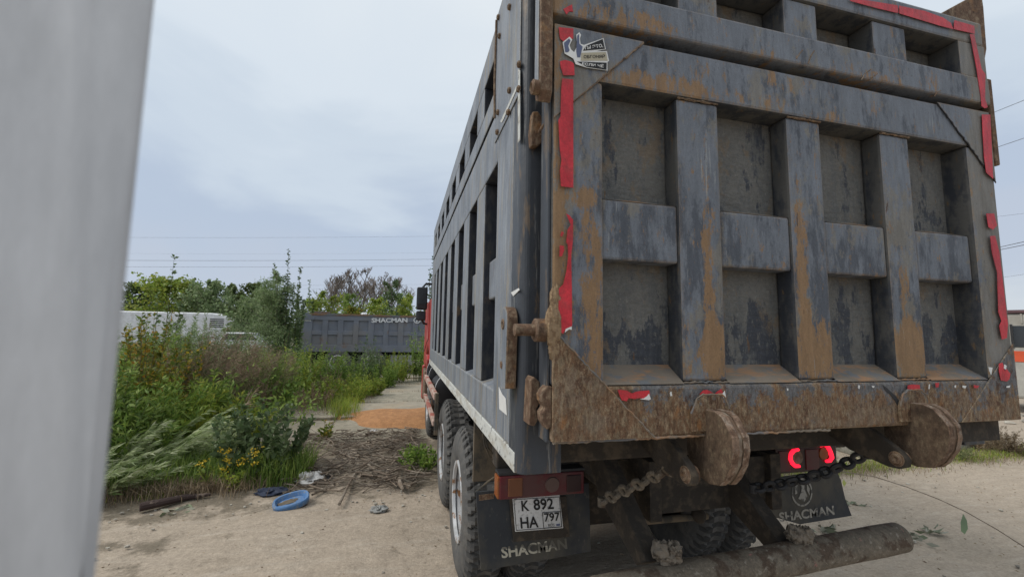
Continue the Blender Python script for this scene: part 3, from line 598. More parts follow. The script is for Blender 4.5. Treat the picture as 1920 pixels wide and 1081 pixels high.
# mudguard plates, flaps, lights, number plate -------------------------
MB().box(-.035, .56, 1.36, 1.385, .93, 1.35).build('mudguard', 'mudplate', T, bevel=.003)
MB().box(1.79, 2.385, 1.36, 1.385, .93, 1.35).build('mudguard', 'mudplate', T, bevel=.003)
YF = .86
def quad_plate(name, m, pix, y, t=.012, parent=T, bevel=.002):
    return patch(name, m, parent, pix, y, t)
fl = quad_plate('mudflap', 'flap', [(893, 922), (1104, 905), (1108, 1033), (1000, 1052), (902, 1069), (897, 1000)], YF)
patch('worn_label', 'rust', fl, [(898, 927), (926, 924), (926, 934), (898, 938)], YF-.002)
A, B_, C_ = at(941, 1046, YF-.003), at(1064, 1028, YF-.003), at(939, 1025, YF-.003)
text('SHACMAN', 'paletext', fl, A, B_, C_, bold=.03)
tl = MB().box(.0, .46, .76, .84, 1.036, 1.150).build('tail_light', 'lens_red', T, bevel=.008)
def lens(x0, x1, z0, z1, m, y=.753): return MB().box(x0, x1, y, y+.012, z0, z1).build('lens', m, tl, bevel=.004)
box('lens', 'lens_amber', tl, -.010, .004, .765, .838, 1.040, 1.146, bevel=.004)
lens(.045, .12, 1.05, 1.138, 'lens_dull'); lens(.36, .44, 1.05, 1.135, 'lens_dark')
MB().lathe([(0, .001), (0, .036), (.01, .04)], (.28, .752, 1.094), 'y', 24).build('lens', 'lens_clear', tl)
box('light_rim', 'soot', tl, -.004, .465, .765, .85, 1.1515, 1.165, bevel=.002)
# number plate (tilted a little), its letters are pressed and painted
def pp(u, v, y=.832):   # u,v in the plate's own 0..1 box
    a, b_, c_ = at(966, 996, y), at(1056, 989, y), at(961, 934, y); return a+(b_-a)*u+(c_-a)*v
plate = MB().add([pp(0, 0), pp(1, 0), pp(.985, 1.03), pp(0, 1), pp(0, 0, .84), pp(1, 0, .84), pp(.985, 1.03, .84), pp(0, 1, .84)], [(0, 1, 2, 3), (4, 7, 6, 5), (0, 4, 5, 1), (1, 5, 6, 2), (2, 6, 7, 3), (3, 7, 4, 0)]).build('number_plate', 'plate', T, bevel=.001)
yt = .829
for s_, u0, v0, u1, v1 in (('K', .17, .60, .33, .92), ('892', .42, .60, .84, .95), ('HA', .12, .08, .49, .42), ('797', .62, .23, .95, .50), ('RUS', .69, .07, .82, .16)):
    text(s_, 'black', plate, pp(u0, v0, yt), pp(u1, v0, yt), pp(u0, v1, yt), bold=.02 if len(s_) < 3 or s_ != 'RUS' else 0)
def frame(u0, v0, u1, v1, w_=.012):
    for a in ((u0, v0, u1, v0+w_*1.6), (u0, v1-w_*1.6, u1, v1), (u0, v0, u0+w_, v1), (u1-w_, v0, u1, v1)):
        MB().add([pp(a[0], a[1], yt+.001), pp(a[2], a[1], yt+.001), pp(a[2], a[3], yt+.001), pp(a[0], a[3], yt+.001)], [(0, 1, 2, 3)]).build('border_line', 'black', plate)
frame(.02, .03, .98, .98); frame(.585, .035, .975, .53)
MB().add([pp(.86, .08, yt), pp(.94, .08, yt), pp(.94, .14, yt), pp(.86, .14, yt)], [(0, 1, 2, 3)]).build('flag_mark', 'bluegrey', plate)
patch('plate_holder', 'chassis', T, [(955, 935), (1062, 930), (1068, 1005), (963, 1015)], .842, .006)
lp = MB()
for a in ([(905, 812), (909, 835), (918, 856), (932, 858), (930, 840), (915, 818)], [(908, 815), (914, 838), (924, 850), (936, 852), (928, 834), (914, 820)]): lp.tube([tuple(at(p, q, .9+.02*k)) for k, (p, q) in enumerate(a)], .004, 5)
lp.tube([tuple(at(p, q, .95)) for p, q in [(892, 922), (915, 902), (930, 892), (944, 870), (948, 858)]], .005, 5).build('wire_loop', 'mudplate', T)
# right side lamp: lit
tr = MB().box(1.70, 2.17, .76, .84, 1.055, 1.205).build('tail_light', 'lens_dark', T, bevel=.008)
def arc(pix, w0, w1=None):
    pts = [at(a, c, .752) for a, c in pix]; q = MB()
    q.tube([tuple(p) for p in pts], [w0*(.8+.4*math.sin(3.1*i/(len(pts)-1))) for i in range(len(pts))], 8); q.build('lit_lens', 'lit', tr, smooth=True)
arc([(1497, 842), (1488, 844), (1482, 851), (1481, 859), (1485, 867), (1491, 873), (1499, 873)], .011)
arc([(1538, 835), (1546, 833), (1553, 838), (1557, 847), (1560, 857), (1556, 863), (1549, 864)], .011)
MB().lathe([(0, .001), (0, .04), (.01, .042)], tuple(at(1496, 857, .753)), 'y', 20).build('lens', 'hub', tr)
MB().lathe([(0, .001), (0, .035), (.01, .037)], tuple(at(1545, 850, .7535)), 'y', 20).build('lens', 'lens_amber', tr)
box('lens', 'lens_red', tr, 1.72, 1.80, .753, .765, 1.07, 1.19); box('lens', 'lens_red', tr, 1.92, 2.02, .753, .765, 1.07, 1.19)
fr = quad_plate('mudflap', 'flap', [(1385, 905), (1568, 880), (1577, 900), (1585, 935), (1597, 966), (1500, 982), (1385, 950)], YF)
text('SHACMAN', 'graytext', fr, at(1462, 978, YF-.003), at(1565, 964, YF-.003), at(1460, 960, YF-.003), bold=.03)
def ring(pc, rx, rz, w_, name='emblem', m='graytext', y=YF-.003):
    c = at(*pc, y); n_ = 40; v = []
    for j in range(n_):
        t = 2*math.pi*j/n_
        for k in (1, 1-w_): v.append((c[0]+rx*k*math.cos(t), y, c[2]+rz*k*math.sin(t)))
    MB().add(v, [(2*j, 2*((j+1) % n_), 2*((j+1) % n_)+1, 2*j+1) for j in range(n_)]).build(name, m, fr)
ring((1504, 922), .082, .086, .13)
for pts in ([(1500, 905), (1509, 903), (1508, 915), (1514, 930), (1508, 940), (1497, 934), (1503, 918)], [(1513, 905), (1518, 915), (1518, 928), (1513, 918)], [(1489, 912), (1496, 908), (1495, 924), (1491, 926)]):
    patch('emblem', 'graytext', fr, pts, YF-.003, .001)
# underrun bar and its brackets, torque rod
bar = MB().lathe([(0, .001), (0, .06), (.004, .065), (.012, .068)]+[(.02+.17*k, .068+.0015*math.sin(k*2.3)) for k in range(1, 10)]+[(1.70, .067), (1.705, .001)], (.28, .31, .862), 'x', 28)
bar.v = [(x, y-.03*(2-x)/1.7, z-.05*(2-x)/1.7+.012) for x, y, z in bar.v]; bar = bar.build('underrun_bar', 'bar', T, smooth=True)
for x, s in ((.56, 1), (1.27, 1)):
    br = MB().prism([(.33, .90), (.42, .84), (.80, 1.0), (1.0, 1.22), (.82, 1.26), (.66, 1.14)], 'x', x, x+.085).build('bar_bracket', 'chassis', T, bevel=.004)
    MB().blob((x+.075, .30, .935), .04, 9, .2, (1.1, .8, .95)).blob((x+.05, .30, .955), .045, 10, .2, (.9, .8, .9)).blob((x+.10, .29, .945), .045, 9, .25, (.9, .8, 1)).build('mud_clump', 'mudclump', br)
rod = MB().tube([at(1185, 978, 1.15), at(1325, 966, 1.15)], .022, 12).build('torque_rod', 'mudplate', T, smooth=True)
pb = at(1310, 965, 1.13); MB().blob((pb[0], 1.13, pb[2]), .05, 10, .02, (.9, 1, 1)).box(pb[0]-.03, pb[0]+.03, 1.12, 1.16, pb[2], 1.2).build('rod_ball', 'chassis', rod, smooth=True)

# chains -------------------------------------------------------------
def chain(pts, r=.008, L=.062, m='rust', jit=.2):
    P0 = [np.array(p, float) for p in pts]; seg = [np.linalg.norm(P0[i+1]-P0[i]) for i in range(len(P0)-1)]; tot = sum(seg)
    nL = max(2, int(tot/(L*.66))); anchor = MB().tube([P0[0]-[0, 0, .02], P0[0]+[0, 0, .02]], .018, 10).build('chain', m, T)
    src = None
    a, c_ = L*.5-r*1.6, L*.30
    q = []; 
    for j in range(16):
        t = 2*math.pi*j/16; q.append((a*np.sign(math.cos(t))*min(1, abs(math.cos(t))*1.3)+0., c_*math.sin(t), 0))
    mb = MB().tube(q+[q[0]], r, 7, cap=False)
    for i in range(nL):
        d = (i+.5)/nL*tot; k = 0
        while d > seg[k]: d -= seg[k]; k += 1
        p = P0[k]+(P0[k+1]-P0[k])*d/seg[k]; dr = Vector(P0[k+1]-P0[k]).normalized()
        if src is None: o = mb.build('chain_link', m, anchor, smooth=True); src = o
        else: o = src.copy(); COL.objects.link(o); o.parent = anchor
        qn = dr.to_track_quat('X', 'Z'); rot = qn.to_matrix().to_4x4() @ Matrix.Rotation((math.pi/2 if i % 2 else 0)+.6+random.uniform(-jit, jit), 4, 'X')
        o.matrix_local = Matrix.Translation(Vector(p)) @ rot
chain([at(1128, 940, .45), at(1165, 921, .35), at(1195, 908, .27), at(1228, 892, .2), at(1262, 878, .12)], m='bar', r=.0105, L=.064)
chain([at(1412, 915, .45), at(1462, 908, .40), at(1520, 894, .33), at(1562, 880, .27), at(1600, 862, .22), at(1640, 842, .16)], m='soot', L=.075, r=.011)
# side guard, tank, air bottles ----------------------------------------
sg = MB().tube([(-.12, 3.58, 1.16), (-.12, 5.75, 1.16)], .0).build('side_guard', 'redwhite', T) if False else box('side_guard', 'redwhite', T, -.14, -.09, 3.56, 5.78, 1.10, 1.17, bevel=.006)
box('guard_rail', 'redwhite', sg, -.14, -.09, 3.62, 5.85, .80, .86, bevel=.006)
box('guard_post', 'mudplate', sg, -.125, -.085, 3.52, 3.56, .72, 1.18, bevel=.004); box('guard_post', 'hub', sg, -.125, -.085, 5.80, 5.84, .72, 1.18, bevel=.004); box('guard_post', 'hub', sg, -.088, -.05, 4.7, 4.74, .75, 1.15, bevel=.004)
MB().lathe([(0, .001), (0, .24), (.03, .27), (.8, .27), (.83, .24), (.83, .001)], (.18, 4.45, 1.0), 'y', 28).build('fuel_tank', 'soot', T, smooth=True)
for k, (y, r_) in enumerate(((4.2, .22), (5.35, .24), (5.62, .26))):
    MB().lathe([(0, .001), (0, r_*.8), (.02, r_), (.16, r_), (.18, r_*.8), (.18, .001)], (.15, y, 1.12+.05*k), 'y', 24).build('air_cylinder', 'soot', T, smooth=True)
    MB().lathe([(.05, r_+.004), (.09, r_+.004)], (.15, y, 1.12+.05*k), 'y', 24).build('white_band', 'white', T)
MB().prism([(4.3, 1.33), (5.2, 1.33), (5.2, 1.02), (4.3, 1.02)], 'x', .4, .7).build('battery_box', 'soot', T, bevel=.02)
# cab -------------------------------------------------------------------
cab = MB().prism([(5.86, 1.35), (5.86, 2.45), (7.93, 2.45), (7.95, 2.4), (8.0, 1.2), (7.35, 1.15), (7.15, 1.45), (6.55, 1.62), (6.0, 1.40)], 'x', -.06, 2.41).build('cab', 'red', T, bevel=.03)
box('cab_top', 'plastic', cab, .03, 2.32, 5.9, 7.75, 2.452, 3.0, bevel=.05)
for s in (-1, 1):
    x = -.066 if s < 0 else 2.416
    xw = .024 if s < 0 else 2.326
    MB().prism([(6.45, 2.5), (6.45, 2.93), (7.35, 2.93), (7.65, 2.5)], 'x', xw-.004, xw+.004).build('side_window', 'glass', cab)
    dr = MB().prism([(6.35, 1.75), (6.35, 2.40), (7.7, 2.40), (7.75, 1.45), (7.0, 1.65)], 'x', x-.005, x+.002).build('door', 'red', cab, bevel=.002)
MB().prism([(.1, 2.5), (.15, 2.95), (2.2, 2.95), (2.25, 2.5)], 'y', 7.752, 7.76).build('windscreen', 'glass', cab)
box('bumper', 'red', T, -.08, 2.43, 7.9, 8.15, .45, 1.15, bevel=.03)
for s in (-1, 1):
    x = -.10 if s < 0 else 2.30
    MB().prism([(5.88, 1.12), (5.88, 1.40), (6.05, 1.46), (6.5, 1.46), (6.5, 1.33), (6.15, 1.30), (6.0, 1.12)], 'x', x, x+.15).build('wheel_arch', 'red', T, bevel=.01)
    box('cab_step', 'hub', T, x+.02, x+.12, 6.9, 7.7, .55, 1.12, bevel=.02)
mi = at(790, 568, 6.75)
mr_ = MB().box(mi[0]-.09, mi[0]+.11, 6.72, 6.80, 2.27, 2.70).build('mirror', 'plastic', T, bevel=.03)
MB().box(mi[0]-.075, mi[0]+.09, 6.712, 6.719, 2.38, 2.68).build('mirror_glass', 'glass', mr_); MB().box(mi[0]-.09, mi[0]+.09, 6.73, 6.80, 2.07, 2.25).build('mirror_housing', 'plastic', mr_, bevel=.03)
MB().box(mi[0]-.07, mi[0]+.07, 6.722, 6.729, 2.09, 2.235).build('mirror_glass', 'glass', mr_)
MB().tube([(mi[0]+.02, 6.78, 2.7), (mi[0]+.08, 6.85, 2.78), (.06, 6.9, 2.78)], .02, 8).tube([(mi[0]+.02, 6.78, 2.1), (mi[0]+.06, 6.85, 2.02), (-.03, 6.9, 2.0)], .02, 8).build('mirror_arm', 'plastic', mr_, smooth=True)

# ================================================================= FAR TRUCK
FY = 17.2
FT = thing('dump_truck', 'distant grey-blue dump truck seen side on with white lettering on its rusty top rail', 'truck', (-1.5, FY+1.2, 0))
X0, X1 = at(558, 600, FY)[0], 1.1
ZB, ZT = .98, 2.50
fb = MB().box(X0+.05, X1, FY+.10, FY+2.3, ZB+.05, ZT-.1).build('dump_body', 'side_in', FT)
box('bed_sheet', 'fgbody', FT, X0+.2, X1-.05, FY+.05, FY+.10, ZB+.05, ZT-.1, bevel=0)
wx = [584, 613.5, 642.5, 671.5, 700.5, 728, 756, 783]; ww = [19, 19, 19, 18, 18, 17.5, 17, 17]
xl = [at(a, 630, FY)[0] for a in wx]; xr = [at(a+b_, 630, FY)[0] for a, b_ in zip(wx, ww)]
box('rear_panel', 'fgbody', fb, X0, xl[0], FY, FY+.05, ZB+.002, ZT-.002, bevel=.01)
for k in range(7): box('side_post', 'fgbody', fb, xr[k], xl[k+1], FY, FY+.05, ZB+.28, ZT-.25, bevel=.01)
box('front_panel', 'fgbody', fb, xr[7], X1, FY, FY+.05, ZB+.002, ZT-.002, bevel=.01)
box('lower_rail', 'fgbody', fb, xl[0], xr[7], FY-.002, FY+.05, ZB, ZB+.28, bevel=.01)
box('top_rail', 'fgbody', fb, xl[0], xr[7], FY-.002, FY+.05, ZT-.25, ZT-.07, bevel=.01)
box('rust_rail', 'fgrail', fb, X0+.4, X1, FY-.01, FY+.08, ZT-.069, ZT+.02, bevel=.01)
for k in range(8): box('crossbar', 'fgbody', fb, xl[k]+.002, xr[k]-.002, FY+.006, FY+.05, 1.66, 1.83, bevel=.01)
ZL = at(733, 604.5, FY-.02)[2]
text('SHACMAN', 'white', fb, at(696.5, 604.5, FY-.02), at(764, 604, FY-.02), at(696.5, 596, FY-.02), bold=.03)
c = at(782, 600, FY-.02); v = []
for j in range(28):
    t = 2*math.pi*j/28
    for k in (.13, .10): v.append((c[0]+k*1.15*math.cos(t), FY-.02, c[2]+k*math.sin(t)))
MB().add(v, [(2*j, 2*((j+1) % 28), 2*((j+1) % 28)+1, 2*j+1) for j in range(28)]).build('emblem', 'white', fb)
MB().prism([(c[0]-.05, c[2]-.09), (c[0]-.02, c[2]+.07), (c[0]+.06, c[2]+.09), (c[0]+.02, c[2]-.06)], 'y', FY-.021, FY-.012).build('emblem', 'white', fb)
MB().prism([(X0-.03, ZT-.35), (X0-.03, ZT+.03), (X0+.35, ZT+.03), (X0+.62, ZT-.15), (X0+.62, ZT-.25), (X0, ZT-.25)], 'y', FY-.03, FY-.005).build('corner_plate', 'fgbody', fb, bevel=.01)
box('rust_block', 'fgrail', FT, X0+.5, X0+1.05, FY+.5, FY+1, ZT-.05, ZT+.12)
box('painted_edge', 'white_strip', FT, X0+.05, X0+.10, FY-.012, FY-.003, 1.25, ZT-.35, bevel=0); box('painted_edge', 'white_strip', FT, X0+.10, X0+.5, FY-.012, FY-.003, ZT-.30, ZT-.26, bevel=0)
fxl = at(632, 690, FY)[0]; fxl2 = at(697, 690, FY)[0]
def side_wheel(xc, parent):
    c = (xc, FY+.0, .53)
    H = MB().lathe([(-.02, .001), (-.02, .12), (.05, .14), (.1, .14)], c, 'y', 20).build('wheel', 'hub', parent, smooth=True)
    MB().lathe([(.02, .29), (-.01, .32), (-.02, .42), (.0, .5), (.04, .545), (.26, .545), (.3, .5), (.3, .3)], c, 'y', 40).build('tyre', 'rubber', H, smooth=True)
    MB().lathe([(-.02, .27), (-.035, .30), (-.01, .32), (.03, .27), (.10, .24), (.12, .1)], c, 'y', 32).build('rim', 'rim', H, smooth=True)
for x in (fxl, fxl2, 3.1): side_wheel(x, FT)
side_wheel(fxl+.0, FT) if False else None
box('chassis_rail', 'soot', FT, X0+.3, 3.8, FY+.7, FY+.8, .62, .93); box('chassis_rail', 'soot', FT, X0+.3, 3.8, FY+1.5, FY+1.6, .62, .93); box('mudguard', 'mudplate', FT, X0+.55, X0+.6, FY, FY+.5, .45, .95)
ft = MB().box(at(728, 680, FY)[0], at(775, 680, FY)[0], FY+.15, FY+.55, .42, .86).build('fuel_tank', 'tank', FT, bevel=.05)
for px in (730, 746, 763): a_ = at(px, 680, FY)[0]; box('tank_strap', 'soot', ft, a_-.03, a_+.03, FY+.13, FY+.56, .38, .95, bevel=0)
fc = MB().prism([(1.3, .7), (1.3, 2.75), (1.7, 2.95), (3.2, 2.85), (3.55, 1.9), (3.6, .6)], 'y', FY, FY+2.3).build('cab', 'white', FT, bevel=.04)
MB().prism([(1.9, 1.85), (1.9, 2.5), (2.9, 2.45), (3.1, 1.85)], 'y', FY-.012, FY-.004).build('side_window', 'glass', fc)
# junk on top of the far load
M['rag'] = flat('white_rag', (.75, .75, .76))
mb = MB(); c = at(683, 589, FY+.6); mb.blob(tuple(c), .09, 7, .3, (1.2, .8, .9)).blob((c[0]-.12, c[1], c[2]-.08), .07, 6, .3); tag(mb.build('rag', 'rag'), 'white rag bundle lying on top of the distant dump truck load', 'rag')

# ================================================================= BACKGROUND VEHICLES
# white coach behind the scrub
xr_ = at(425, 600, 40)[0]; zt = at(380, 586, 40)[2]
BU = thing('coach', 'white coach roof and flank showing above the scrub at left with slatted rear vent', 'bus', (xr_-6, 41.2, 0))
pr = [(xr_-14, .5), (xr_-14, zt), (xr_-1.2, zt), (xr_-.35, zt-.12), (xr_, zt-.35), (xr_, .5)]
bb = MB().prism(pr, 'y', 40, 42.4).build('coach_body', 'white', BU, bevel=.12, seg=3)
for k in range(5): box('vent_slat', 'soot', bb, xr_-1.25, xr_-.2, 39.97, 39.995, zt-.55-.16*k, zt-.48-.16*k, bevel=0)
box('side_strip', 'tank', bb, xr_-13.5, xr_-.6, 39.98, 39.998, 1.0, 1.08, bevel=0)
for x in (xr_-11.5, xr_-3):
    MB().lathe([(0, .001), (0, .5), (.3, .5), (.3, .001)], (x, 39.98, .5), 'y', 24).build('wheel', 'rubber', BU)
# small white car
cx_, cz_ = at(445, 630, 30)[0], at(445, 623, 30)[2]
CA = thing('car', 'white car roof and windscreen half hidden in the brown reeds', 'car', (cx_, 30.8, 0))
z0 = cz_
cb = MB().prism([(cx_-2.4, .35), (cx_-2.4, .95), (cx_-1.1, 1.05), (cx_-.7, z0), (cx_+.75, z0), (cx_+1.5, 1.05), (cx_+2.1, .95), (cx_+2.1, .35)], 'y', 30, 31.7).build('car_body', 'white', CA, bevel=.06)
MB().prism([(cx_-.95, 1.1), (cx_-.62, z0-.08), (cx_+.70, z0-.08), (cx_+1.3, 1.1)], 'y', 29.985, 30.02).build('window', 'glass', cb)
MB().add([(cx_+.85, 30.1, z0-.05), (cx_+.85, 31.6, z0-.05), (cx_+1.5, 31.6, 1.1), (cx_+1.5, 30.1, 1.1)], [(0, 1, 2, 3)]).build('windscreen', 'glass', cb)
for x in (cx_-1.5, cx_+1.3): MB().lathe([(0, .001), (0, .33), (.2, .33)], (x, 29.98, .33), 'y', 20).build('wheel', 'rubber', CA)
# bus at the far right, behind the gate
M['buscream'] = mat('weathered_cream', (.40, .39, .35), [dict(c=(.28, .26, .22), s=(2, 2, .7), lo=.45, hi=.62, a=.7)], rough=.6)
M['orange'] = flat('orange_red_square', (.62, .10, .04))
M['roofbrown'] = flat('purple_brown_roof', (.12, .07, .075))
A_ = at(1860, 600, 6.6); BR = thing('bus', 'weathered cream bus with dark window and orange red square behind the tailgate edge', 'bus', (A_[0], 6.6, 0), world=False, rz=R(-64))
def rb(name, m, parent, *b_, bevel=.01): return MB().box(*b_).build(name, m, parent, bevel)
rbody = rb('bus_body', 'buscream', BR, 0, 9, 0, 2.4, .38, 2.62, bevel=.08)
rb('roof', 'roofbrown', rbody, -.02, 9.02, -.04, 2.44, 2.62, 2.70)
for k in range(6):
    wd = rb('window', 'glass', rbody, .35+1.4*k, 1.5+1.4*k, -.012, -.002, 1.72, 2.28); rb('window_frame', 'soot', wd, .30+1.4*k, .345+1.4*k, -.02, -.002, 1.69, 2.32, bevel=0)
    rb('roof_rib', 'buscream', rbody, .5+1.4*k, .53+1.4*k, -.02, -.002, 2.34, 2.6, bevel=0)
for k in range(8): rb('reflective_square', 'orange', rbody, .25+1.1*k, .72+1.1*k, -.014, -.003, 1.34, 1.62, bevel=0); 
for k in range(8): rb('reflective_square', 'white', rbody, .73+1.1*k, .83+1.1*k, -.014, -.003, 1.34, 1.62, bevel=0)
for x in (1.6, 6.8): MB().lathe([(0, .001), (0, .45), (.28, .45)], (x, -.02, .45), 'y', 24).build('wheel', 'rubber', BR)

# ================================================================= VEGETATION
def leafmat(name, cols, transl=.35):
    n_ = len(cols); return mat(name, cols[0], island=[((i+.5)/n_, c) for i, c in enumerate(cols)], vary=.35, vscale=1.1, rough=.55, transl=transl, spec=.3)
G1 = leafmat('leaf_green', [(0.110, 0.194, 0.037), (0.168, 0.269, 0.050), (0.252, 0.353, 0.067), (0.134, 0.218, 0.050), (0.319, 0.403, 0.101)])
G2 = leafmat('leaf_bluegreen', [(.085, .14, .055), (.12, .175, .07), (.16, .22, .10), (.07, .115, .05), (.20, .25, .13)])
G3 = leafmat('leaf_yellowgreen', [(0.280, 0.364, 0.056), (0.196, 0.295, 0.041), (0.392, 0.392, 0.069), (0.168, 0.239, 0.041)])
G4 = leafmat('leaf_willow', [(0.181, 0.262, 0.101), (0.262, 0.343, 0.161), (0.121, 0.181, 0.072), (0.343, 0.403, 0.222)])
G5 = leafmat('leaf_autumn', [(.11, .16, .03), (.19, .24, .04), (.14, .19, .03), (.50, .36, .04), (.09, .13, .025), (.22, .25, .04), (.42, .22, .03), (.13, .17, .03)])
G6 = leafmat('leaf_reed', [(0.151, 0.197, 0.076), (0.242, 0.272, 0.106), (0.302, 0.288, 0.151), (0.106, 0.136, 0.053)])
G7 = leafmat('frond_pale', [(0.296, 0.363, 0.161), (0.403, 0.457, 0.255), (0.228, 0.309, 0.108), (0.484, 0.511, 0.336)])
G8 = leafmat('leaf_far', [(0.090, 0.135, 0.045), (0.135, 0.180, 0.053), (0.180, 0.210, 0.060), (0.075, 0.112, 0.045)])
DRY = leafmat('dry_stalks', [(0.287, 0.218, 0.138), (0.368, 0.287, 0.184), (0.196, 0.138, 0.092), (0.230, 0.184, 0.127)], .15)
PLUME = leafmat('reed_plume', [(0.253, 0.171, 0.121), (0.330, 0.231, 0.176), (0.187, 0.121, 0.088), (0.286, 0.209, 0.132)], .2)
YEL = leafmat('yellow_blossom', [(0.600, 0.420, 0.030), (0.500, 0.330, 0.020), (0.650, 0.500, 0.060)], .2)
STEM = flat('plant_stem', (.10, .085, .045)); STEMG = flat('green_stem', (.10, .13, .045)); BARK = mat('bark', (.17, .15, .125), [dict(c=(.07, .06, .05), s=(20, 20, 6), lo=.5, hi=.6)], rough=.9)
TWIG = leafmat('bare_twigs', [(.16, .13, .105), (.22, .18, .15), (.12, .10, .085)], 0); 

def nrm(a): return a/np.maximum(np.linalg.norm(a, axis=-1, keepdims=True), 1e-9)
def leaf_mesh(name, m, P, D, L, W, parent=None, bend=.15, kind=None):
    """rhombic leaves: base P, direction D, length L, width W (numpy arrays)"""
    n_ = len(P); D = nrm(D); r = RNG.normal(size=(n_, 3)); S = nrm(np.cross(D, r)); U_ = np.cross(S, D)
    L = L.reshape(-1, 1)*np.ones((n_, 1)); W = W.reshape(-1, 1)*np.ones((n_, 1))
    v = np.stack([P, P+D*L*.45+S*W*.5+U_*W*.12, P+D*L-U_*L*bend, P+D*L*.45-S*W*.5+U_*W*.12], 1).reshape(-1, 3)
    return tri_obj(name, m, v, 4, n_, parent, kind)
def tri_obj(name, m, v, k, n_, parent=None, kind=None):
    me = bpy.data.meshes.new(name); me.vertices.add(n_*k); me.vertices.foreach_set('co', v.astype(np.float32).ravel())
    me.loops.add(n_*k); me.loops.foreach_set('vertex_index', np.arange(n_*k, dtype=np.int32)); me.polygons.add(n_)
    me.polygons.foreach_set('loop_start', np.arange(0, n_*k, k, dtype=np.int32)); me.polygons.foreach_set('loop_total', np.full(n_, k, dtype=np.int32))
    me.update(calc_edges=True); me.materials.append(m); o = bpy.data.objects.new(name, me); COL.objects.link(o)
    if parent is not None: put(o, parent)
    if kind: o['kind'] = kind
    return o
def stems_mesh(name, m, curves, r0, parent=None, n=4, taper=.25):
    mb = MB()
    for c in curves: mb.tube([tuple(p) for p in c], [r0*(1-(1-taper)*i/(len(c)-1)) for i in range(len(c))], n, cap=False)
    return mb.build(name, m, parent, normals=False)
def arch(base, H, lean, az, droop, k=8, wob=.03):
    t = np.linspace(0, 1, k); d = np.array([math.cos(az), math.sin(az), 0])
    c = np.array(base)+np.outer(t*lean+t**2*droop*.6, d)+np.outer(H*t-droop*.45*t**3, [0, 0, 1])
    c[1:] += RNG.normal(0, wob*H*.3, (k-1, 3))*t[1:, None]; return c
def sample(c, t):
    x = t*(len(c)-1); i = np.minimum(x.astype(int), len(c)-2); f = (x-i)[:, None]; return c[i]*(1-f)+c[i+1]*f, nrm(c[i+1]-c[i])
def plant(name, label, cat, base, H, Rr, ns, m, ll, lw, npl, stem=STEM, t0=.15, up=.5, r0=.006, droop=.1, group=None, lean=.4, extra=None, wind=(0, 0), hmin=.6):
    if name == 'sapling': hmin = .88
    base = np.array(base, float); o = thing(name, label, cat, base, group)
    cs = []; P = []; D = []; Ls = []
    for i in range(ns):
        a = random.uniform(0, 2*math.pi); rr = Rr*math.sqrt(random.random())
        b_ = base+[rr*.55*math.cos(a), rr*.55*math.sin(a), -.03]; h = H*random.uniform(hmin, 1)*(1-.3*(rr/Rr))
        if name == 'sapling' and i == 0: h, b_, rr = H, base+[0, 0, -.03], .05
        c = arch(b_, h, lean*rr, a+random.uniform(-.5, .5), droop*h*random.uniform(.3, 1.3), wob=.01 if name == 'sapling' else .03); tt = np.linspace(0, 1, len(c))[:, None]**1.6; c = c+tt*np.array([wind[0], wind[1], 0])*h; cs.append(c)
        t = RNG.uniform(t0, 1, npl); p, d = sample(c, t)
        rnd = RNG.normal(size=(npl, 3)); rnd[:, 2] = rnd[:, 2]*.4+up*.6
        P.append(p); D.append(nrm(rnd)*.9+d*.35+np.array([wind[0], wind[1], .12 if wind[0] > .5 else 0])*2.2); Ls.append(RNG.uniform(.6, 1.15, npl)*ll*(1.1-.5*t))
    P = np.concatenate(P); D = np.concatenate(D); Ls = np.concatenate(Ls)
    leaf_mesh('foliage', m, P, D, Ls, Ls*lw/ll*RNG.uniform(.7, 1.2, len(Ls)), o)
    stems_mesh('stem', stem, cs, r0, o)
    if extra: extra(o, cs)
    return o
def grass(name, label, pts, h, m, w=.006, lean=.5, kind='stuff', wind=(0, 0), k=4):
    """pts: (n,3) roots; each blade a narrow bent strip"""
    n_ = len(pts); a = RNG.uniform(0, 2*math.pi, n_); hh = h*RNG.uniform(.45, 1.1, n_); ln = hh*lean*RNG.uniform(.1, 1.2, n_)
    dx = np.cos(a)*ln+wind[0]*hh; dy = np.sin(a)*ln+wind[1]*hh; s = np.stack([-np.sin(a), np.cos(a), 0*a], 1)*w*.5
    def p(t): return pts+np.stack([dx*t*t, dy*t*t, hh*(t-.22*t**3*np.minimum(1.5, np.hypot(dx, dy)/hh+.2))], 1)
    v = np.stack([p(0)-s, p(0)+s, p(.5)+s*.9, p(.5)-s*.9, p(.5)-s*.9, p(.5)+s*.9, p(1.)+s*.15, p(1.)-s*.15], 1).reshape(-1, 3)
    o = tri_obj(name, m, v, 4, 2*n_); tag(o, label, 'grass', kind=kind); return o
def patchpts(x0, x1, y0, y1, n_, z=0., dens=None):
    p = np.stack([RNG.uniform(x0, x1, n_), RNG.uniform(y0, y1, n_), np.full(n_, z)], 1); return p
def gx(px, y): return at(px, 700, y)[0]

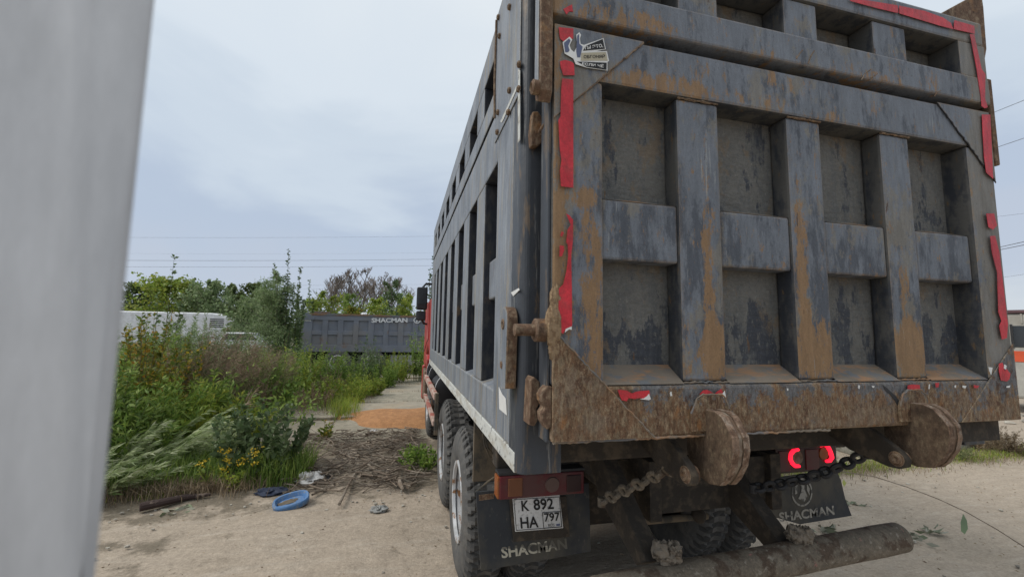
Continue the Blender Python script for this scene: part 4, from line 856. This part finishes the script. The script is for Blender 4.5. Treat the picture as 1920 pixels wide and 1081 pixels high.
# -- clumps on the left, back to front
def plumes(o, cs):
    P = []; D = []
    for c in cs:
        k = 90; t = RNG.uniform(.80, 1.06, k); p, d = sample(c, np.minimum(t, 1)); s = (1.06-t)/.26
        off = RNG.normal(size=(k, 3))*[.05, .05, .02]*(.3+s[:, None]); P.append(p+off+d*(np.maximum(t-1, 0)*c[-1, 2])[:, None]); D.append(nrm(off)+d*.6+[0.5, 0, -.1])
    P = np.concatenate(P); D = np.concatenate(D); leaf_mesh('plume', PLUME, P, D, RNG.uniform(.03, .07, len(P)), np.full(len(P), .007), o)
rd = ['tall brown plumed reeds standing left of the others before the white coach', 'dense reed clump with the darkest foliage in the middle of the reed bed', 'reed clump with pale brown plumes before the white car', 'low thin reed clump at the right edge of the reed bed']
for (px, y, H, n_), lb in zip([(345, 8.6, 2.1, 56), (392, 8.2, 2.1, 66), (438, 8.9, 2.1, 60), (480, 9.4, 1.85, 30)], rd):
    plant('reed', lb, 'reeds', (gx(px, y), y, 0), H, .85, n_, G6, .34, .016, 16, stem=DRY, t0=.08, up=.7, r0=.004, droop=.16, group='brown plumed reeds', extra=plumes, wind=(.06, 0))
# autumn shrub at top left
plant('shrub', 'shrub with yellow and orange autumn leaves at the left edge beside the pale post', 'shrub', (gx(262, 6.6), 6.6, 0), 2.55, .85, 38, G5, .115, .065, 84, r0=.008, group='roadside shrubs')
plant('shrub', 'green shrub with a few orange leaves behind the reeds at left', 'shrub', (gx(305, 7.8), 7.8, 0), 2.5, .8, 32, G5, .10, .06, 80, r0=.008, group='roadside shrubs')
plant('shrub', 'dark green leafy shrub low down beside the pale post', 'shrub', (gx(225, 5.6), 5.6, 0), 1.7, .75, 36, G1, .14, .05, 70, r0=.006, group='roadside shrubs')
# mid green leafy stems
for (px, y, H, n_, mm), lb in zip([(300, 5.9, 1.6, 46, G1), (350, 6.2, 1.45, 42, G3), (250, 5.1, 1.25, 34, G1), (400, 6.9, 1.4, 40, G1), (440, 6.4, 1.05, 30, G3)],
        ['clump of long leaved green weeds below the plumed reeds', 'yellowish green leafy weed clump in the middle of the left scrub', 'short green weed clump nearest the pale post', 'green weed clump at the foot of the dark reeds', 'thin yellow green weeds left of the blue green bush']):
    plant('weed_clump', lb, 'weeds', (gx(px, y), y, 0), H, .62, n_, mm, .17, .042, 42, stem=STEMG, up=.6, r0=.005, droop=.2, group='weed clumps in the left scrub')
# drooping pale fronds
for (px, y, H), lb in zip([(300, 4.9, .95), (250, 4.5, .7), (345, 5.3, 1.1)], ['pale grass fronds bent low towards the right above the dirt edge', 'short pale fronds lying over the dirt beside the pale post', 'long silvery fronds bent over in front of the reeds']):
    plant('grass_frond', lb, 'grass', (gx(px, y)-.25, y, 0), H, .6, 26, G7, .22, .030, 60, stem=G7, t0=.2, up=.2, r0=.003, droop=.5, wind=(.75, -.15), group='drooping pale fronds')
# blue green bush with yellow flowers
def flowers(o, cs):
    P = []
    bx, by, bz = o.location
    for k in range(13):
        c0 = np.array([bx-.05+RNG.uniform(-.52, .12), by-.45+RNG.uniform(-.1, .1), RNG.uniform(.26, .50)]); P.append(c0+RNG.normal(size=(13, 3))*[.026, .026, .016])
    P = np.concatenate(P); leaf_mesh('blossom', YEL, P, RNG.normal(size=P.shape), np.full(len(P), .024), np.full(len(P), .02), o)
plant('bush', 'blue green bush with small yellow blossoms growing at the edge of the dirt', 'bush', (gx(505, 4.7), 4.75, 0), 1.25, .60, 40, G2, .135, .085, 34, stem=STEMG, up=.4, r0=.006, droop=.15, extra=flowers, group='roadside shrubs')
plant('weed_clump', 'low yellow flowered weeds at the left foot of the blue green bush', 'weeds', (gx(455, 4.45), 4.5, 0), .5, .4, 26, G3, .09, .03, 26, stem=STEMG, group='weed clumps in the left scrub')
# single leafy shoots
plant('weed_clump', 'green weeds with broad leaves growing right beside the rear tyre', 'weeds', (gx(797, 4.9), 4.75, 0), .42, .34, 34, G1, .09, .045, 22, stem=STEMG, up=.6, group='weed clumps by the truck')
plant('weed_clump', 'small seedling with orange and green leaves at the end of the slab', 'weeds', (gx(617, 6.6), 6.6, 0), .42, .15, 8, G5, .12, .05, 12, stem=STEMG, group='weed clumps by the truck')
# weeds in front of the far truck
wl = ['bright green weeds in front of the rear wheels of the distant truck', 'tall feathery weeds hiding the tail of the distant truck', 'green sprouts in front of the middle of the distant truck', 'yellow green bush in front of the distant fuel tank', 'weeds crowding the front panel of the distant truck', 'low weed patch at the left edge of the slabs', 'green thicket left of the distant truck tail', 'weeds before the gap between the distant wheels', 'low bright weeds spilling onto the slabs', 'weeds on the slabs before the distant fuel tank']
for (px, y, H, n_, mm, rr), lb in zip([(600, 12.6, 1.75, 50, G1, .8), (545, 11.5, 1.9, 60, G3, .9), (690, 13.5, 2.0, 44, G2, .6), (742, 14.6, 1.5, 50, G3, .7), (786, 15.0, 2.5, 50, G1, .5), (640, 10.2, .95, 50, G3, .8), (500, 10.0, 1.85, 60, G1, .9), (655, 12.4, 1.55, 50, G1, .7), (690, 11.2, .85, 44, G3, .55), (722, 13.2, 1.15, 44, G1, .5)], wl):
    plant('weed_clump', lb, 'weeds', (gx(px, y), y, 0), H, rr, n_, mm, .14, .04, 40, stem=STEMG, up=.6, r0=.006, group='weeds before the distant truck')
# willow and young poplars
def tree(name, label, cat, base, H, Rr, m, nl, ll, lw, bark=BARK, shape='oval', trunk=.05, nb=26, group=None, t0=.12, clump=.35):
    base = np.array(base, float); o = thing(name, label, cat, base, group)
    tr_ = arch(base-[0, 0, .05], H, .04*H, random.uniform(0, 6.3), 0, 9, .05); bs = []; P = []
    for i in range(nb):
        t = random.uniform(t0, .97); p, d = sample(tr_, np.array([t])); a = random.uniform(0, 6.283)
        k = {'oval': math.sin(math.pi*min(1, (t-t0)/(1-t0)*.8+.18)), 'col': 1-.85*t, 'cone': 1-t*.95}[shape]
        L_ = Rr*k*random.uniform(.7, 1.15)+.08*Rr; c = arch(p[0], L_*random.uniform(.5, 1.1), L_, a, .1*L_, 5, .12); bs.append(c)
        q, _ = sample(c, RNG.uniform(.15, 1, nl)); P.append(q+RNG.normal(size=(nl, 3))*clump*L_*.45)
    P = np.concatenate(P); L2 = RNG.uniform(.6, 1.2, len(P))*ll
    if m is not None: leaf_mesh('crown', m, P, RNG.normal(size=P.shape)+[0, 0, .1], L2, L2*lw/ll, o)
    stems_mesh('trunk', bark, [tr_], trunk*1.2, o, 6); stems_mesh('branch', bark, bs, trunk*.35, o, 4)
    return o
tree('willow', 'tall dense willow shrub with upright shoots standing left of the distant truck', 'tree', (gx(518, 14.5), 14.5, 0), 3.75, .9, G4, 380, .10, .022, shape='oval', nb=34, t0=.03, trunk=.05)
for (px, y, H, r_), lb in zip([(530, 14.2, 4.6, .2), (500, 14.8, 4.25, .3), (546, 15, 4.15, .35), (572, 20.5, 4.3, .4)], ['tallest leafy poplar shoot rising out of the willow', 'thin shoot with sparse dark leaves left of the tallest shoot', 'leafy shoot just above the distant tailgate corner', 'short yellow green sapling behind the distant tailgate corner']):
    plant('sapling', lb, 'tree', (gx(px, y), y, 0), H, r_, 5 if px != 500 else 3, G2 if H > 3.8 else G3, .17, .12, 130 if px != 500 else 70, t0=.35, up=.1, r0=.018, droop=.02, lean=.6, group='young poplar shoots')
for (px, y, H, r_, mm), lb in zip([(612, 21, 3.7, .9, G3), (640, 24, 3.9, 1.0, G1), (722, 22, 4.6, .8, G2), (745, 23, 3.9, .9, G1), (770, 20.6, 3.7, .8, G3), (585, 22, 3.9, .7, G3), (700, 21, 3.4, .9, G3), (660, 20.5, 3.0, .8, G5)],
        ['yellow green bush above the rear of the distant truck', 'green bush under the left bare tree', 'tall pale leafy sapling behind the white lettering', 'loose green tree right of the tall sapling', 'yellow green bush beside the black mirror', 'slim yellow green sapling above the distant tailgate', 'light green bush behind the white rag', 'autumn tinted bush behind the middle of the distant truck']):
    tree('sapling', lb, 'tree', (gx(px, y), y, 0), H, r_, mm, 110, .13, .07, shape='oval', nb=26, trunk=.03, group='saplings behind the distant truck')
plant('sapling', 'leafy poplar top peeping out beside the front of the dump body', 'tree', (gx(801, 12.5), 12.5, 0), 4.5, .28, 4, G2, .15, .10, 110, t0=.45, up=.1, r0=.02, droop=.02)
# bare trees
def bare(label, px, y, H, seed):
    random.seed(seed); base = np.array([gx(px, y), y, 0.]); o = thing('bare_tree', label, 'tree', base, 'bare trees behind the distant truck'); cs = []; fine = []
    tr_ = arch(base, H, .1, 1, 0, 8, .06)
    for i in range(16):
        t = random.uniform(.25, .95); p, d = sample(tr_, np.array([t])); a = random.uniform(0, 6.283); L_ = H*.36*(1.15-t); c = arch(p[0], L_*1.1, L_*.8, a, 0, 6, .14); cs.append(c)
        for j in range(7):
            q, _ = sample(c, np.array([random.uniform(.3, 1)])); c2 = arch(q[0], L_*.5, L_*.4, random.uniform(0, 6.28), 0, 4, .2); fine.append(c2)
            for k in range(5):
                q2, _ = sample(c2, np.array([random.uniform(.3, 1)])); fine.append(arch(q2[0], L_*.22, L_*.18, random.uniform(0, 6.28), 0, 3, .2))
    stems_mesh('trunk', BARK, [tr_], .11, o, 6); stems_mesh('branch', BARK, cs, .04, o, 4); tag(stems_mesh('twigs', TWIG, fine, .017, o, 3, .6), kind='stuff')
for i, (px, y, H) in enumerate([(618, 33, 5.9), (645, 35, 6.6), (675, 34, 6.4), (712, 36, 6.5), (738, 38, 6.3)]):
    bare(['leftmost bare tree behind the distant truck', 'bare tree second from the left behind the distant truck', 'tallest bare tree in the middle of the bare row', 'bare tree right of the tallest bare one', 'rightmost bare tree, half behind green saplings'][i], px, y, H, 40+i)
random.seed(99)
# far trees above the coach
fl_ = ['dark round tree at the far left above the coach', 'broad green tree with a yellow tint above the coach', 'green tree over the middle of the coach', 'thin grey green willow above the coach', 'dark narrow tree right of the coach vent', 'second dark narrow tree right of the coach', 'pale willow mass right of the coach', 'low green tree behind the willow shrub']
for (px, y, H, r_, mm), lb in zip([(248, 55, 6.4, 2.2, G8), (300, 48, 6.2, 2.8, G3), (335, 50, 6.3, 2.4, G8), (385, 46, 6.0, 2.2, G4), (428, 52, 6.6, 1.5, G8), (462, 54, 7.0, 2.0, G8), (452, 36, 4.1, 1.3, G4), (490, 46, 5.4, 1.8, G8)], fl_):
    tree('broadleaf_tree', lb, 'tree', (gx(px, y), y, 0), H, r_, mm, 150, .30, .20, shape='oval', nb=36, trunk=.1, t0=.1, group='far trees along the skyline')
plant('sapling', 'tall sparse maple sapling rising over the coach roof', 'tree', (gx(301, 11), 11, 0), 3.7, .35, 5, G2, .17, .13, 34, t0=.35, up=.1, r0=.012, droop=.04)
for (px, y, H), lb in zip([(335, 9.5, 2.75), (368, 9.2, 2.95), (398, 9.6, 2.8), (285, 8.8, 2.5), (418, 10, 2.6), (255, 8.2, 2.35)], ['wispy tall weed over the middle of the coach', 'tallest wispy weed with curled tip over the coach vent end', 'wispy weed just left of the coach vent', 'leafy tall weed left of the maple sapling foot', 'wispy weed in front of the coach vent', 'tall weed nearest the pale post']):
    plant('tall_weed', lb, 'weeds', (gx(px, y), y, 0), H, .85, 30, G4 if px > 300 else G1, .15, .030, 80, stem=STEMG, t0=.3, up=.5, r0=.006, droop=.12, group='tall wispy weeds before the coach')
# far-off wood as one mass
P = []
for i in range(230):
    y = RNG.uniform(60, 75); x = RNG.uniform(-62, 130); h = RNG.uniform(2.5, 5.2); P.append(np.stack([x+RNG.normal(0, 1.6, 130), y+RNG.normal(0, 1.5, 130), np.abs(RNG.normal(h*.5, h*.3, 130))], 1))
P = np.concatenate(P); tag(leaf_mesh('distant_wood', G8, P, RNG.normal(size=P.shape), RNG.uniform(.5, .9, len(P)), RNG.uniform(.35, .6, len(P))), 'far off green wood along the horizon behind everything', 'wood', kind='stuff')
# undergrowth mass
P = []
for i in range(260):
    y = RNG.uniform(7.5, 27); px = RNG.uniform(215, 540) if y < 15 else RNG.uniform(215, 780); x = gx(px, y)
    if y < 18 and px > 560: continue
    h = RNG.uniform(.4, 1.0) if y < 12 else RNG.uniform(.5, 1.2)
    P.append(np.stack([x+RNG.normal(0, .35+y*.02, 160), y+RNG.normal(0, .4, 160), np.abs(RNG.normal(h*.45, h*.3, 160))], 1))
P = np.concatenate(P); tag(leaf_mesh('undergrowth', G1, P, RNG.normal(size=P.shape)+[0, 0, .5], RNG.uniform(.08, .16, len(P)), RNG.uniform(.03, .06, len(P))), 'tangled green undergrowth between the reeds and the distant truck', 'undergrowth', kind='stuff')
# grasses
pts = np.concatenate([patchpts(gx(215, 4.5), gx(600, 5), 4.3, 5.2, 2600), patchpts(-6.2, -2.9, 5.2, 7, 3400), patchpts(-7, -3.6, 7, 9, 2600), patchpts(-7, -1.9, 9, 16, 9000)]); grass('grass', 'green grass growing through the scrub on the left', pts, .42, G1, .010, .6)
grass('dry_grass', 'dry brown grass along the edge of the dirt', np.concatenate([np.concatenate([RNG.normal([gx(px, 4.3), 4.33, 0], [.16, .12, 0], (110, 3)) for px in RNG.uniform(215, 470, 18)]), patchpts(-3.4, -1.7, 8.5, 12, 2600), patchpts(-2.2, -1.2, 10.5, 13, 900)]), .24, DRY, .006, .9)
grass('grass', 'bright green tuft of low grass at the dirt edge left of the log', np.stack([RNG.normal(gx(322, 4.3), .16, 700), RNG.normal(4.32, .07, 700), np.zeros(700)], 1), .10, G3, .006, .8)
jp = [np.stack([RNG.uniform(-1.9, .2, 170)**1, np.full(170, 6.35+1.9*k-.06)+RNG.normal(0, .03, 170), np.zeros(170)], 1) for k in range(1, 7)]
grass('grass', 'short grass sprouting from the joints between the slabs', np.concatenate(jp), .13, DRY, .01, .6)
grass('grass', 'tall yellowish grass standing on the left edge of the slabs', np.stack([RNG.normal(gx(648, 8.6), .16, 420), RNG.normal(8.8, .35, 420), np.zeros(420)], 1), .5, G3, .008, .35)
for px, y, H, lb in ((470, 8.6, 1.55, 'pinkish dry seed stalks at the right end of the reeds'), (625, 11.6, 1.0, 'dry brown stalk patch left of the slabs among green weeds'), (590, 9.4, .8, 'low dry stalks between the bush and the slabs')):
    plant('dry_weeds', lb, 'weeds', (gx(px, y), y, 0), H, .55, 34, PLUME, .06, .02, 60, stem=DRY, t0=.3, r0=.004, group='dry seed stalks')
# flying orange blade leaf
plant('grass_frond', 'orange withered reed leaves sticking up right of the reeds', 'grass', (gx(462, 6.0), 6.0, .6), .5, .1, 5, DRY, .30, .03, 4, stem=G5, group=None, wind=(.4, 0), droop=.1)

# right side verge, block and dry bush
M['block'] = mat('weathered_block', (.30, .29, .25), [dict(c=(.14, .14, .10), s=(5, 5, 5), lo=.48, hi=.62, a=.8)], rough=.95, bump=[(15, .02)])
q0 = at(1792, 870, 0, 'z'); 
bk = MB().prism([(6.55, 3.95), (9.9, 4.0), (9.9, 4.5), (6.6, 4.45)], 'z', -.02, .42).build('concrete_block', 'block', bevel=.04); tag(bk, 'low weathered concrete kerb block under the right end of the tailgate', 'block')
bk = MB().prism([(4.9, 4.6), (6.45, 4.5), (6.4, 5.0), (4.95, 5.1)], 'z', -.02, .22).build('concrete_block', 'block', bevel=.04); tag(bk, 'pale flat concrete slab piece seen under the tailgate by the lit lamp', 'block')
for px, y, H, lb in ((1850, 3.9, .62, 'dry brown bush leaning on the concrete kerb at the right'), (1900, 3.7, .5, 'withered weeds at the far right below the cream bus'), (1760, 3.8, .35, 'low dry weeds right of the big curved lug')):
    x = at(px, 850, y)[0]; plant('bush', lb, 'bush', (x, y, 0), H, .5, 50, DRY if H > .4 else G6, .06, .012, 70, stem=DRY, r0=.003, group='dry bushes on the right')
x = np.concatenate([RNG.uniform(4.2, 11, 5200)]); y = 3.45+RNG.normal(0, .13, len(x))+.02*x
grass('grass', 'strip of short green grass along the right kerb', np.stack([x, y, 0*x], 1), .10, G3, .006, 1.0)
x = RNG.uniform(4.2, 11, 3500); grass('dry_grass', 'dry grass and litter strip along the right kerb', np.stack([x, 3.4+RNG.normal(0, .18, len(x))+.02*x, 0*x], 1), .10, DRY, .006, 1.4)
M['rubble'] = mat('pale_rubble', (.42, .39, .33), [dict(c=(.2, .18, .15), s=(6, 6, 6), lo=.5, hi=.62)], rough=.95, bump=[(20, .02)])
mb = MB()
for i in range(140):
    xx, y_ = random.uniform(4.2, 16), random.uniform(4.6, 9); r_ = random.uniform(.04, .16); mb.blob((xx, y_, r_*.3), r_, 4, .35, (1, 1, .6))
tag(mb.build('rubble', 'rubble', normals=False), 'pale broken rubble spread beyond the right kerb', 'rubble', kind='stuff')

# ================================================================= LITTER
M['stick'] = mat('dead_branch', (.18, .14, .105), [dict(c=(.30, .26, .21), s=(9, 9, 9), lo=.52, hi=.6, a=.7)], rough=.9, bump=[(40, .003)])
cs = []
for i in range(700):
    px = RNG.uniform(560, 830); y = RNG.uniform(4.0, 6.9); x = min(gx(px, y), -.25); a = RNG.normal(.15, .7); L_ = RNG.uniform(.1, .55); z = RNG.uniform(.03, .09)
    c = np.array([[x+t*L_*math.cos(a), y+t*L_*math.sin(a), z+RNG.normal(0, .018)] for t in np.linspace(-.5, .5, 4)]); c[:, 2] = np.maximum(c[:, 2], .012); cs.append(c)
tag(stems_mesh('twigs', leafmat('twig_bark', [(.13, .10, .075), (.30, .26, .21), (.08, .06, .045), (.20, .16, .12)], 0), cs[:560], .006, None, 4, .5), 'brushwood of thin dead twigs strewn over the dirt beside the truck', 'twigs', kind='stuff')
tag(stems_mesh('twigs', M['stick'], [c*[1, 1, 1]+[0, 0, .02] for c in cs[560:]], .012, None, 5, .5), 'thicker dead twigs scattered among the brushwood', 'twigs', kind='stuff')
def stick(label, pix, r, z=.05):
    pts = [at(a, b_, z, 'z') for a, b_ in pix]; o = MB().tube([(p[0], p[1], z+random.uniform(0, .03)) for p in pts], [r*(1-.6*i/(len(pts)-1)) for i in range(len(pts))], 7).build('branch', 'stick', smooth=True); tag(o, label, 'branch', 'dead branches on the dirt'); return o
stick('long pale branch lying behind the blue lid', [(580, 914), (610, 920), (640, 924), (668, 927)], .012)
stick('forked upright pointing branch in the brushwood', [(636, 945), (652, 915), (668, 886), (700, 862)], .016)
stick('branch crossing the brushwood towards the tyre', [(602, 856), (630, 874), (652, 884)], .013)
stick('curved branch behind the crossing one', [(632, 848), (660, 860), (692, 866)], .014)
stick('long thin branch running up to the rear tyre', [(680, 892), (715, 896), (745, 908), (770, 915)], .011)
stick('thick dark branch lying near the orange sand', [(704, 826), (730, 824), (782, 830)], .03)
stick('dark branch nearest the rear tyre', [(762, 892), (790, 890), (818, 888)], .018)
stick('short stub branch beside the thin one', [(748, 906), (756, 918)], .035)
stick('short brown stub beside the pale stub', [(764, 913), (784, 903)], .028)
lg = [at(a, b_, .06, 'z') for a, b_ in [(262, 950), (300, 942), (345, 932), (395, 926)]]
M['log'] = mat('wet_log', (.05, .032, .028), [dict(c=(.2, .15, .12), s=(12, 12, 12), lo=.55, hi=.62)], rough=.8, bump=[(30, .006)])
tag(MB().tube([tuple(p) for p in lg], [.042, .04, .032, .015], 10).build('log', 'log', smooth=True), 'dark reddish log lying at the edge of the dirt at left', 'log')
# blue lid
M['blue'] = mat('blue_plastic', (.085, .19, .38), [dict(c=(.27, .27, .25), s=(22, 22, 22), d=8, r=.75, lo=.50, hi=.60, a=.65)], rough=.5)
c = at(547, 938, .06, 'z'); BL = thing('basin', 'faded blue plastic basin lying on the dirt below the bush', 'basin', (c[0], c[1], .035), world=False, rz=R(12)); BL.rotation_euler = (R(10), R(-9), R(14))
def oval(rx, ry, z, n_=36): rx, ry, z = rx*.86, ry*.86, z*.7; return [(rx*math.copysign(abs(math.cos(2*math.pi*j/n_))**.75, math.cos(2*math.pi*j/n_)), ry*math.copysign(abs(math.sin(2*math.pi*j/n_))**.75, math.sin(2*math.pi*j/n_)), z) for j in range(n_)]
rings = [oval(.13, .085, .03), oval(.15, .105, .02), oval(.155, .11, .035), oval(.175, .13, .075), oval(.195, .15, .078), oval(.205, .16, .06), oval(.20, .155, .0), oval(.19, .15, .0)]
mb = MB(); mb.add([p for r_ in rings for p in r_], [(i*36+j, i*36+(j+1) % 36, (i+1)*36+(j+1) % 36, (i+1)*36+j) for i in range(7) for j in range(36)]+[tuple(range(36))]); mb.build('shell', 'blue', BL, smooth=True)
MB().blob((-.03, .01, .022), .06, 8, .3, (1.5, .7, .14)).build('dirt_streak', 'mudplate', BL, bevel=.008)
# plastic bags
def bag(label, px, py, r, m, sc, rot=0, parent=None, name='plastic_bag', cat='bag'):
    c = at(px, py, .0, 'z'); rr = random.Random(px); mb = MB().blob((0, 0, 0), r, 10, .28, sc); o = mb.build(name, m, smooth=False); o.location = (c[0], c[1], r*sc[2]*.55); o.rotation_euler = (0, 0, rot); tag(o, label, cat); return o
M['bagw'] = mat('crumpled_white_plastic', (.55, .54, .52), [dict(c=(.25, .22, .18), s=(14, 14, 14), lo=.5, hi=.6)], rough=.5)
M['bagd'] = mat('dark_blue_cloth', (.03, .04, .07), rough=.7)
bag('crumpled white plastic bag below the blue green bush', 582, 908, .125, 'bagw', (1.2, .8, .75)); bag('dark hollow crumpled bag right of the white bag', 606, 903, .09, 'soot', (1.2, .8, .5)); bag('dark navy rag left of the blue basin', 508, 926, .11, 'bagd', (1.4, .8, .4))
bag('crushed grey bottle lying on the bare sand left of the tyre', 710, 958, .07, 'tank', (1.2, .8, .5), name='bottle', cat='bottle'); bag('small scrap of white paper by the orange sand', 698, 810, .07, 'bagw', (1.3, .7, .5), name='paper_scrap', cat='paper')
bag('white litter on the near side of the slabs at the side guard', 808, 808, .06, 'bagw', (1.8, .6, .3), name='paper_scrap', cat='paper'); bag('small brown brick at the left edge of the slabs', 642, 778, .09, 'hub', (1, .8, .8), name='brick', cat='brick')
bag('dark stone on the orange sand', 776, 794, .07, 'hub', (1.3, .8, .5), name='stone', cat='stone')
bag('grey white bag stuck in the scrub left of the slabs', 562, 757, .14, 'bagw', (1.2, .8, .6))
# debris right: long twig with leaf, crumpled leaves
tw = [at(a, b_, z, 'z') for a, b_, z in [(1560, 880, .45), (1640, 893, .3), (1700, 912, .25), (1760, 935, .22), (1810, 958, .2), (1870, 992, .15), (1960, 1050, .05)]]
TWg = thing('twig', 'long thin twig with one green leaf arching over the ground at right', 'twig', tw[3]); MB().tube([tuple(p) for p in tw], .0045, 6).build('stem', 'stick', TWg, smooth=True)
lf = [at(a, b_, .2, 'z') for a, b_ in [(1806, 962), (1813, 975), (1815, 990), (1809, 1001), (1802, 995), (1801, 978)]]
MB().add([tuple(p) for p in lf], [(0, 1, 2, 3, 4, 5)]).build('leaf', G2, TWg)
for q in ([(1570, 895), (1575, 903), (1572, 912), (1566, 903)], [(1582, 897), (1587, 905), (1583, 912), (1579, 904)]):
    MB().add([tuple(at(a, b_, .4, 'z')) for a, b_ in q], [(0, 1, 2, 3)]).build('leaf', G3, TWg)
def dleaf(label, px, py, n_, L_, m):
    c = at(px, py, .01, 'z'); P = np.array(c)+RNG.normal(size=(n_, 3))*[.07, .05, .006]; P[:, 2] = np.abs(P[:, 2]-.01)+.012; D = RNG.normal(size=(n_, 3))*[1, .5, .1]
    o = leaf_mesh('dry_leaves', m, P, D, np.full(n_, L_), np.full(n_, L_*.4)); tag(o, label, 'leaves', kind='stuff')
LFD = leafmat('wilted_leaves', [(.24, .25, .17), (.30, .29, .23), (.17, .2, .12)], .1)
dleaf('wilted pale leaves right of the end of the round bar', 1745, 998, 14, .11, LFD); dleaf('wilted green leaf pair near the right end of the bar', 1722, 1013, 8, .10, LFD); dleaf('pale wilted leaves under the right mudflap', 1548, 992, 12, .12, LFD); dleaf('small leaf litter right of the lettered flap', 1600, 943, 14, .09, LFD)
dleaf('fallen leaves on the dirt at the far left', 330, 955, 16, .10, LFD)
# loose chips and pebbles on the dirt
P = []
n_ = 5200; x = RNG.uniform(-4.5, 9, n_); y = RNG.uniform(.8, 4.3, n_); keep = RNG.random(n_) < np.where(x < 0, .4+.6*(y > 3.5), .55); x, y = x[keep], y[keep]
P = np.stack([x, y, np.full(len(x), .008)], 1); tag(leaf_mesh('chips', DRY, P, RNG.normal(size=P.shape)*[1, 1, .15], RNG.uniform(.008, .035, len(P)), RNG.uniform(.004, .012, len(P))), 'bits of bark and straw scattered over the sandy ground', 'litter', kind='stuff')
mb = MB()
for i in range(420):
    xx = random.uniform(-4, 8); y_ = random.uniform(.9, 4.2) if i % 2 else random.uniform(3.6, 4.4); r_ = random.uniform(.006, .02); mb.blob((xx, y_, .006), r_, 3, .3, (1.2, 1, .7))
tag(mb.build('pebbles', 'rubble', normals=False), 'small pebbles scattered on the sandy ground', 'pebbles', kind='stuff')

# ================================================================= WIRES
M['wire'] = flat('wire_grey', (.12, .13, .15), rough=.6)
def wire(label, A, B, r, ext=2.0, sag=.0):
    A, B = np.array(A), np.array(B); d = B-A; q = [A+d*t+np.array([0, 0, sag*((t-.5)**2-.25)]) for t in np.linspace(-ext, 1+ext, 30)]; tag(MB().tube([tuple(p) for p in q], r, 5).build('overhead_wire', 'wire'), label, 'wire', 'overhead wires')
for (a, b_, r_), lb in zip([(445, 443, .028), (488, 486, .05), (500, 498, .04), (534, 533, .022), (475, 474, .014), (541, 540, .018)], ['topmost faint overhead wire crossing the sky left of the truck', 'darkest overhead wire, upper of the close pair at left', 'lower wire of the close pair above the treetops', 'faint overhead wire just above the treetops at left', 'faintest overhead wire, between the top one and the dark one', 'lowest overhead wire, touching the treetops at left']):
    wire(lb, at(250, a, 70), at(790, b_, 70), r_*.4, 1.2, .4)
for (p1, p2, r_), lb in zip([((1868, 209), (1920, 188), .03), ((1870, 276), (1920, 259), .03), ((1880, 462), (1920, 453), .035), ((1880, 467), (1920, 459), .035), ((1878, 405), (1920, 400), .012), ((1878, 520), (1920, 514), .012)], ['topmost overhead wire at the right beside the gate corner', 'second overhead wire from the top at the right', 'upper wire of the dark pair at the right', 'lower wire of the dark pair at the right', 'faint wire between the second one and the dark pair at right', 'lowest faint wire above the cream bus']):
    a = at(*p1, 14); b_ = at(*p2, 12.2); wire(lb, a, b_, r_*.5, 9)

# ================================================================= PALE POST CLOSE TO THE LENS
M['post'] = mat('pale_glossy_post', (.56, .57, .59), [dict(c=(.47, .48, .50), s=(14, 14, 3), lo=.45, hi=.6, a=.6)], rough=.3, vary=.08, spec=.5, grain=[((9, 9, 2.5), .10), ((70, 70, 9), .05)])
y0 = -1.236
def pe(px, py, y): return at(px, py, y)
tR, bR = pe(292, 0, y0), pe(180, 1081, y0); tM, bM = pe(140, 0, y0-.004), pe(120, 1081, y0-.004)
def ext(a, c_, z): t = (z-a[2])/(c_[2]-a[2]); return a+(c_-a)*t
zt_, zb_ = 2.5, 0.
sec = []
for z in (zb_, 1.5, 1.7, 1.8, 1.9, 2.0, 2.2, zt_):
    r_, m_ = ext(tR, bR, z), ext(tM, bM, z); bow = .003*math.sin((z-1.6)*6)
    sec.append([(r_[0]-.016, r_[1]+.020, z), (r_[0]-.006, r_[1]+.010, z), (r_[0]-.002, r_[1]+.003, z), (r_[0]-.005, r_[1], z), (m_[0]+.004, m_[1]+.0+bow*.3, z), (m_[0]-.002, m_[1]+.003, z), (m_[0]-.03, m_[1]-.002, z), (m_[0]-.06, m_[1]+.006, z), (m_[0]-.065, m_[1]+.025, z)])
k = 9; mb = MB(); mb.add([p for s in sec for p in s], [(i*k+j, i*k+(j+1) % k, (i+1)*k+(j+1) % k, (i+1)*k+j) for i in range(len(sec)-1) for j in range(k)]+[tuple(range(k))[::-1], tuple(range((len(sec)-1)*k, len(sec)*k))])
po = mb.build('post', 'post', smooth=True); po.modifiers.clear(); tag(po, 'out of focus pale grey glossy post filling the left edge of the view', 'post')
for o in bpy.data.objects:
    if 'world' in o: del o['world']
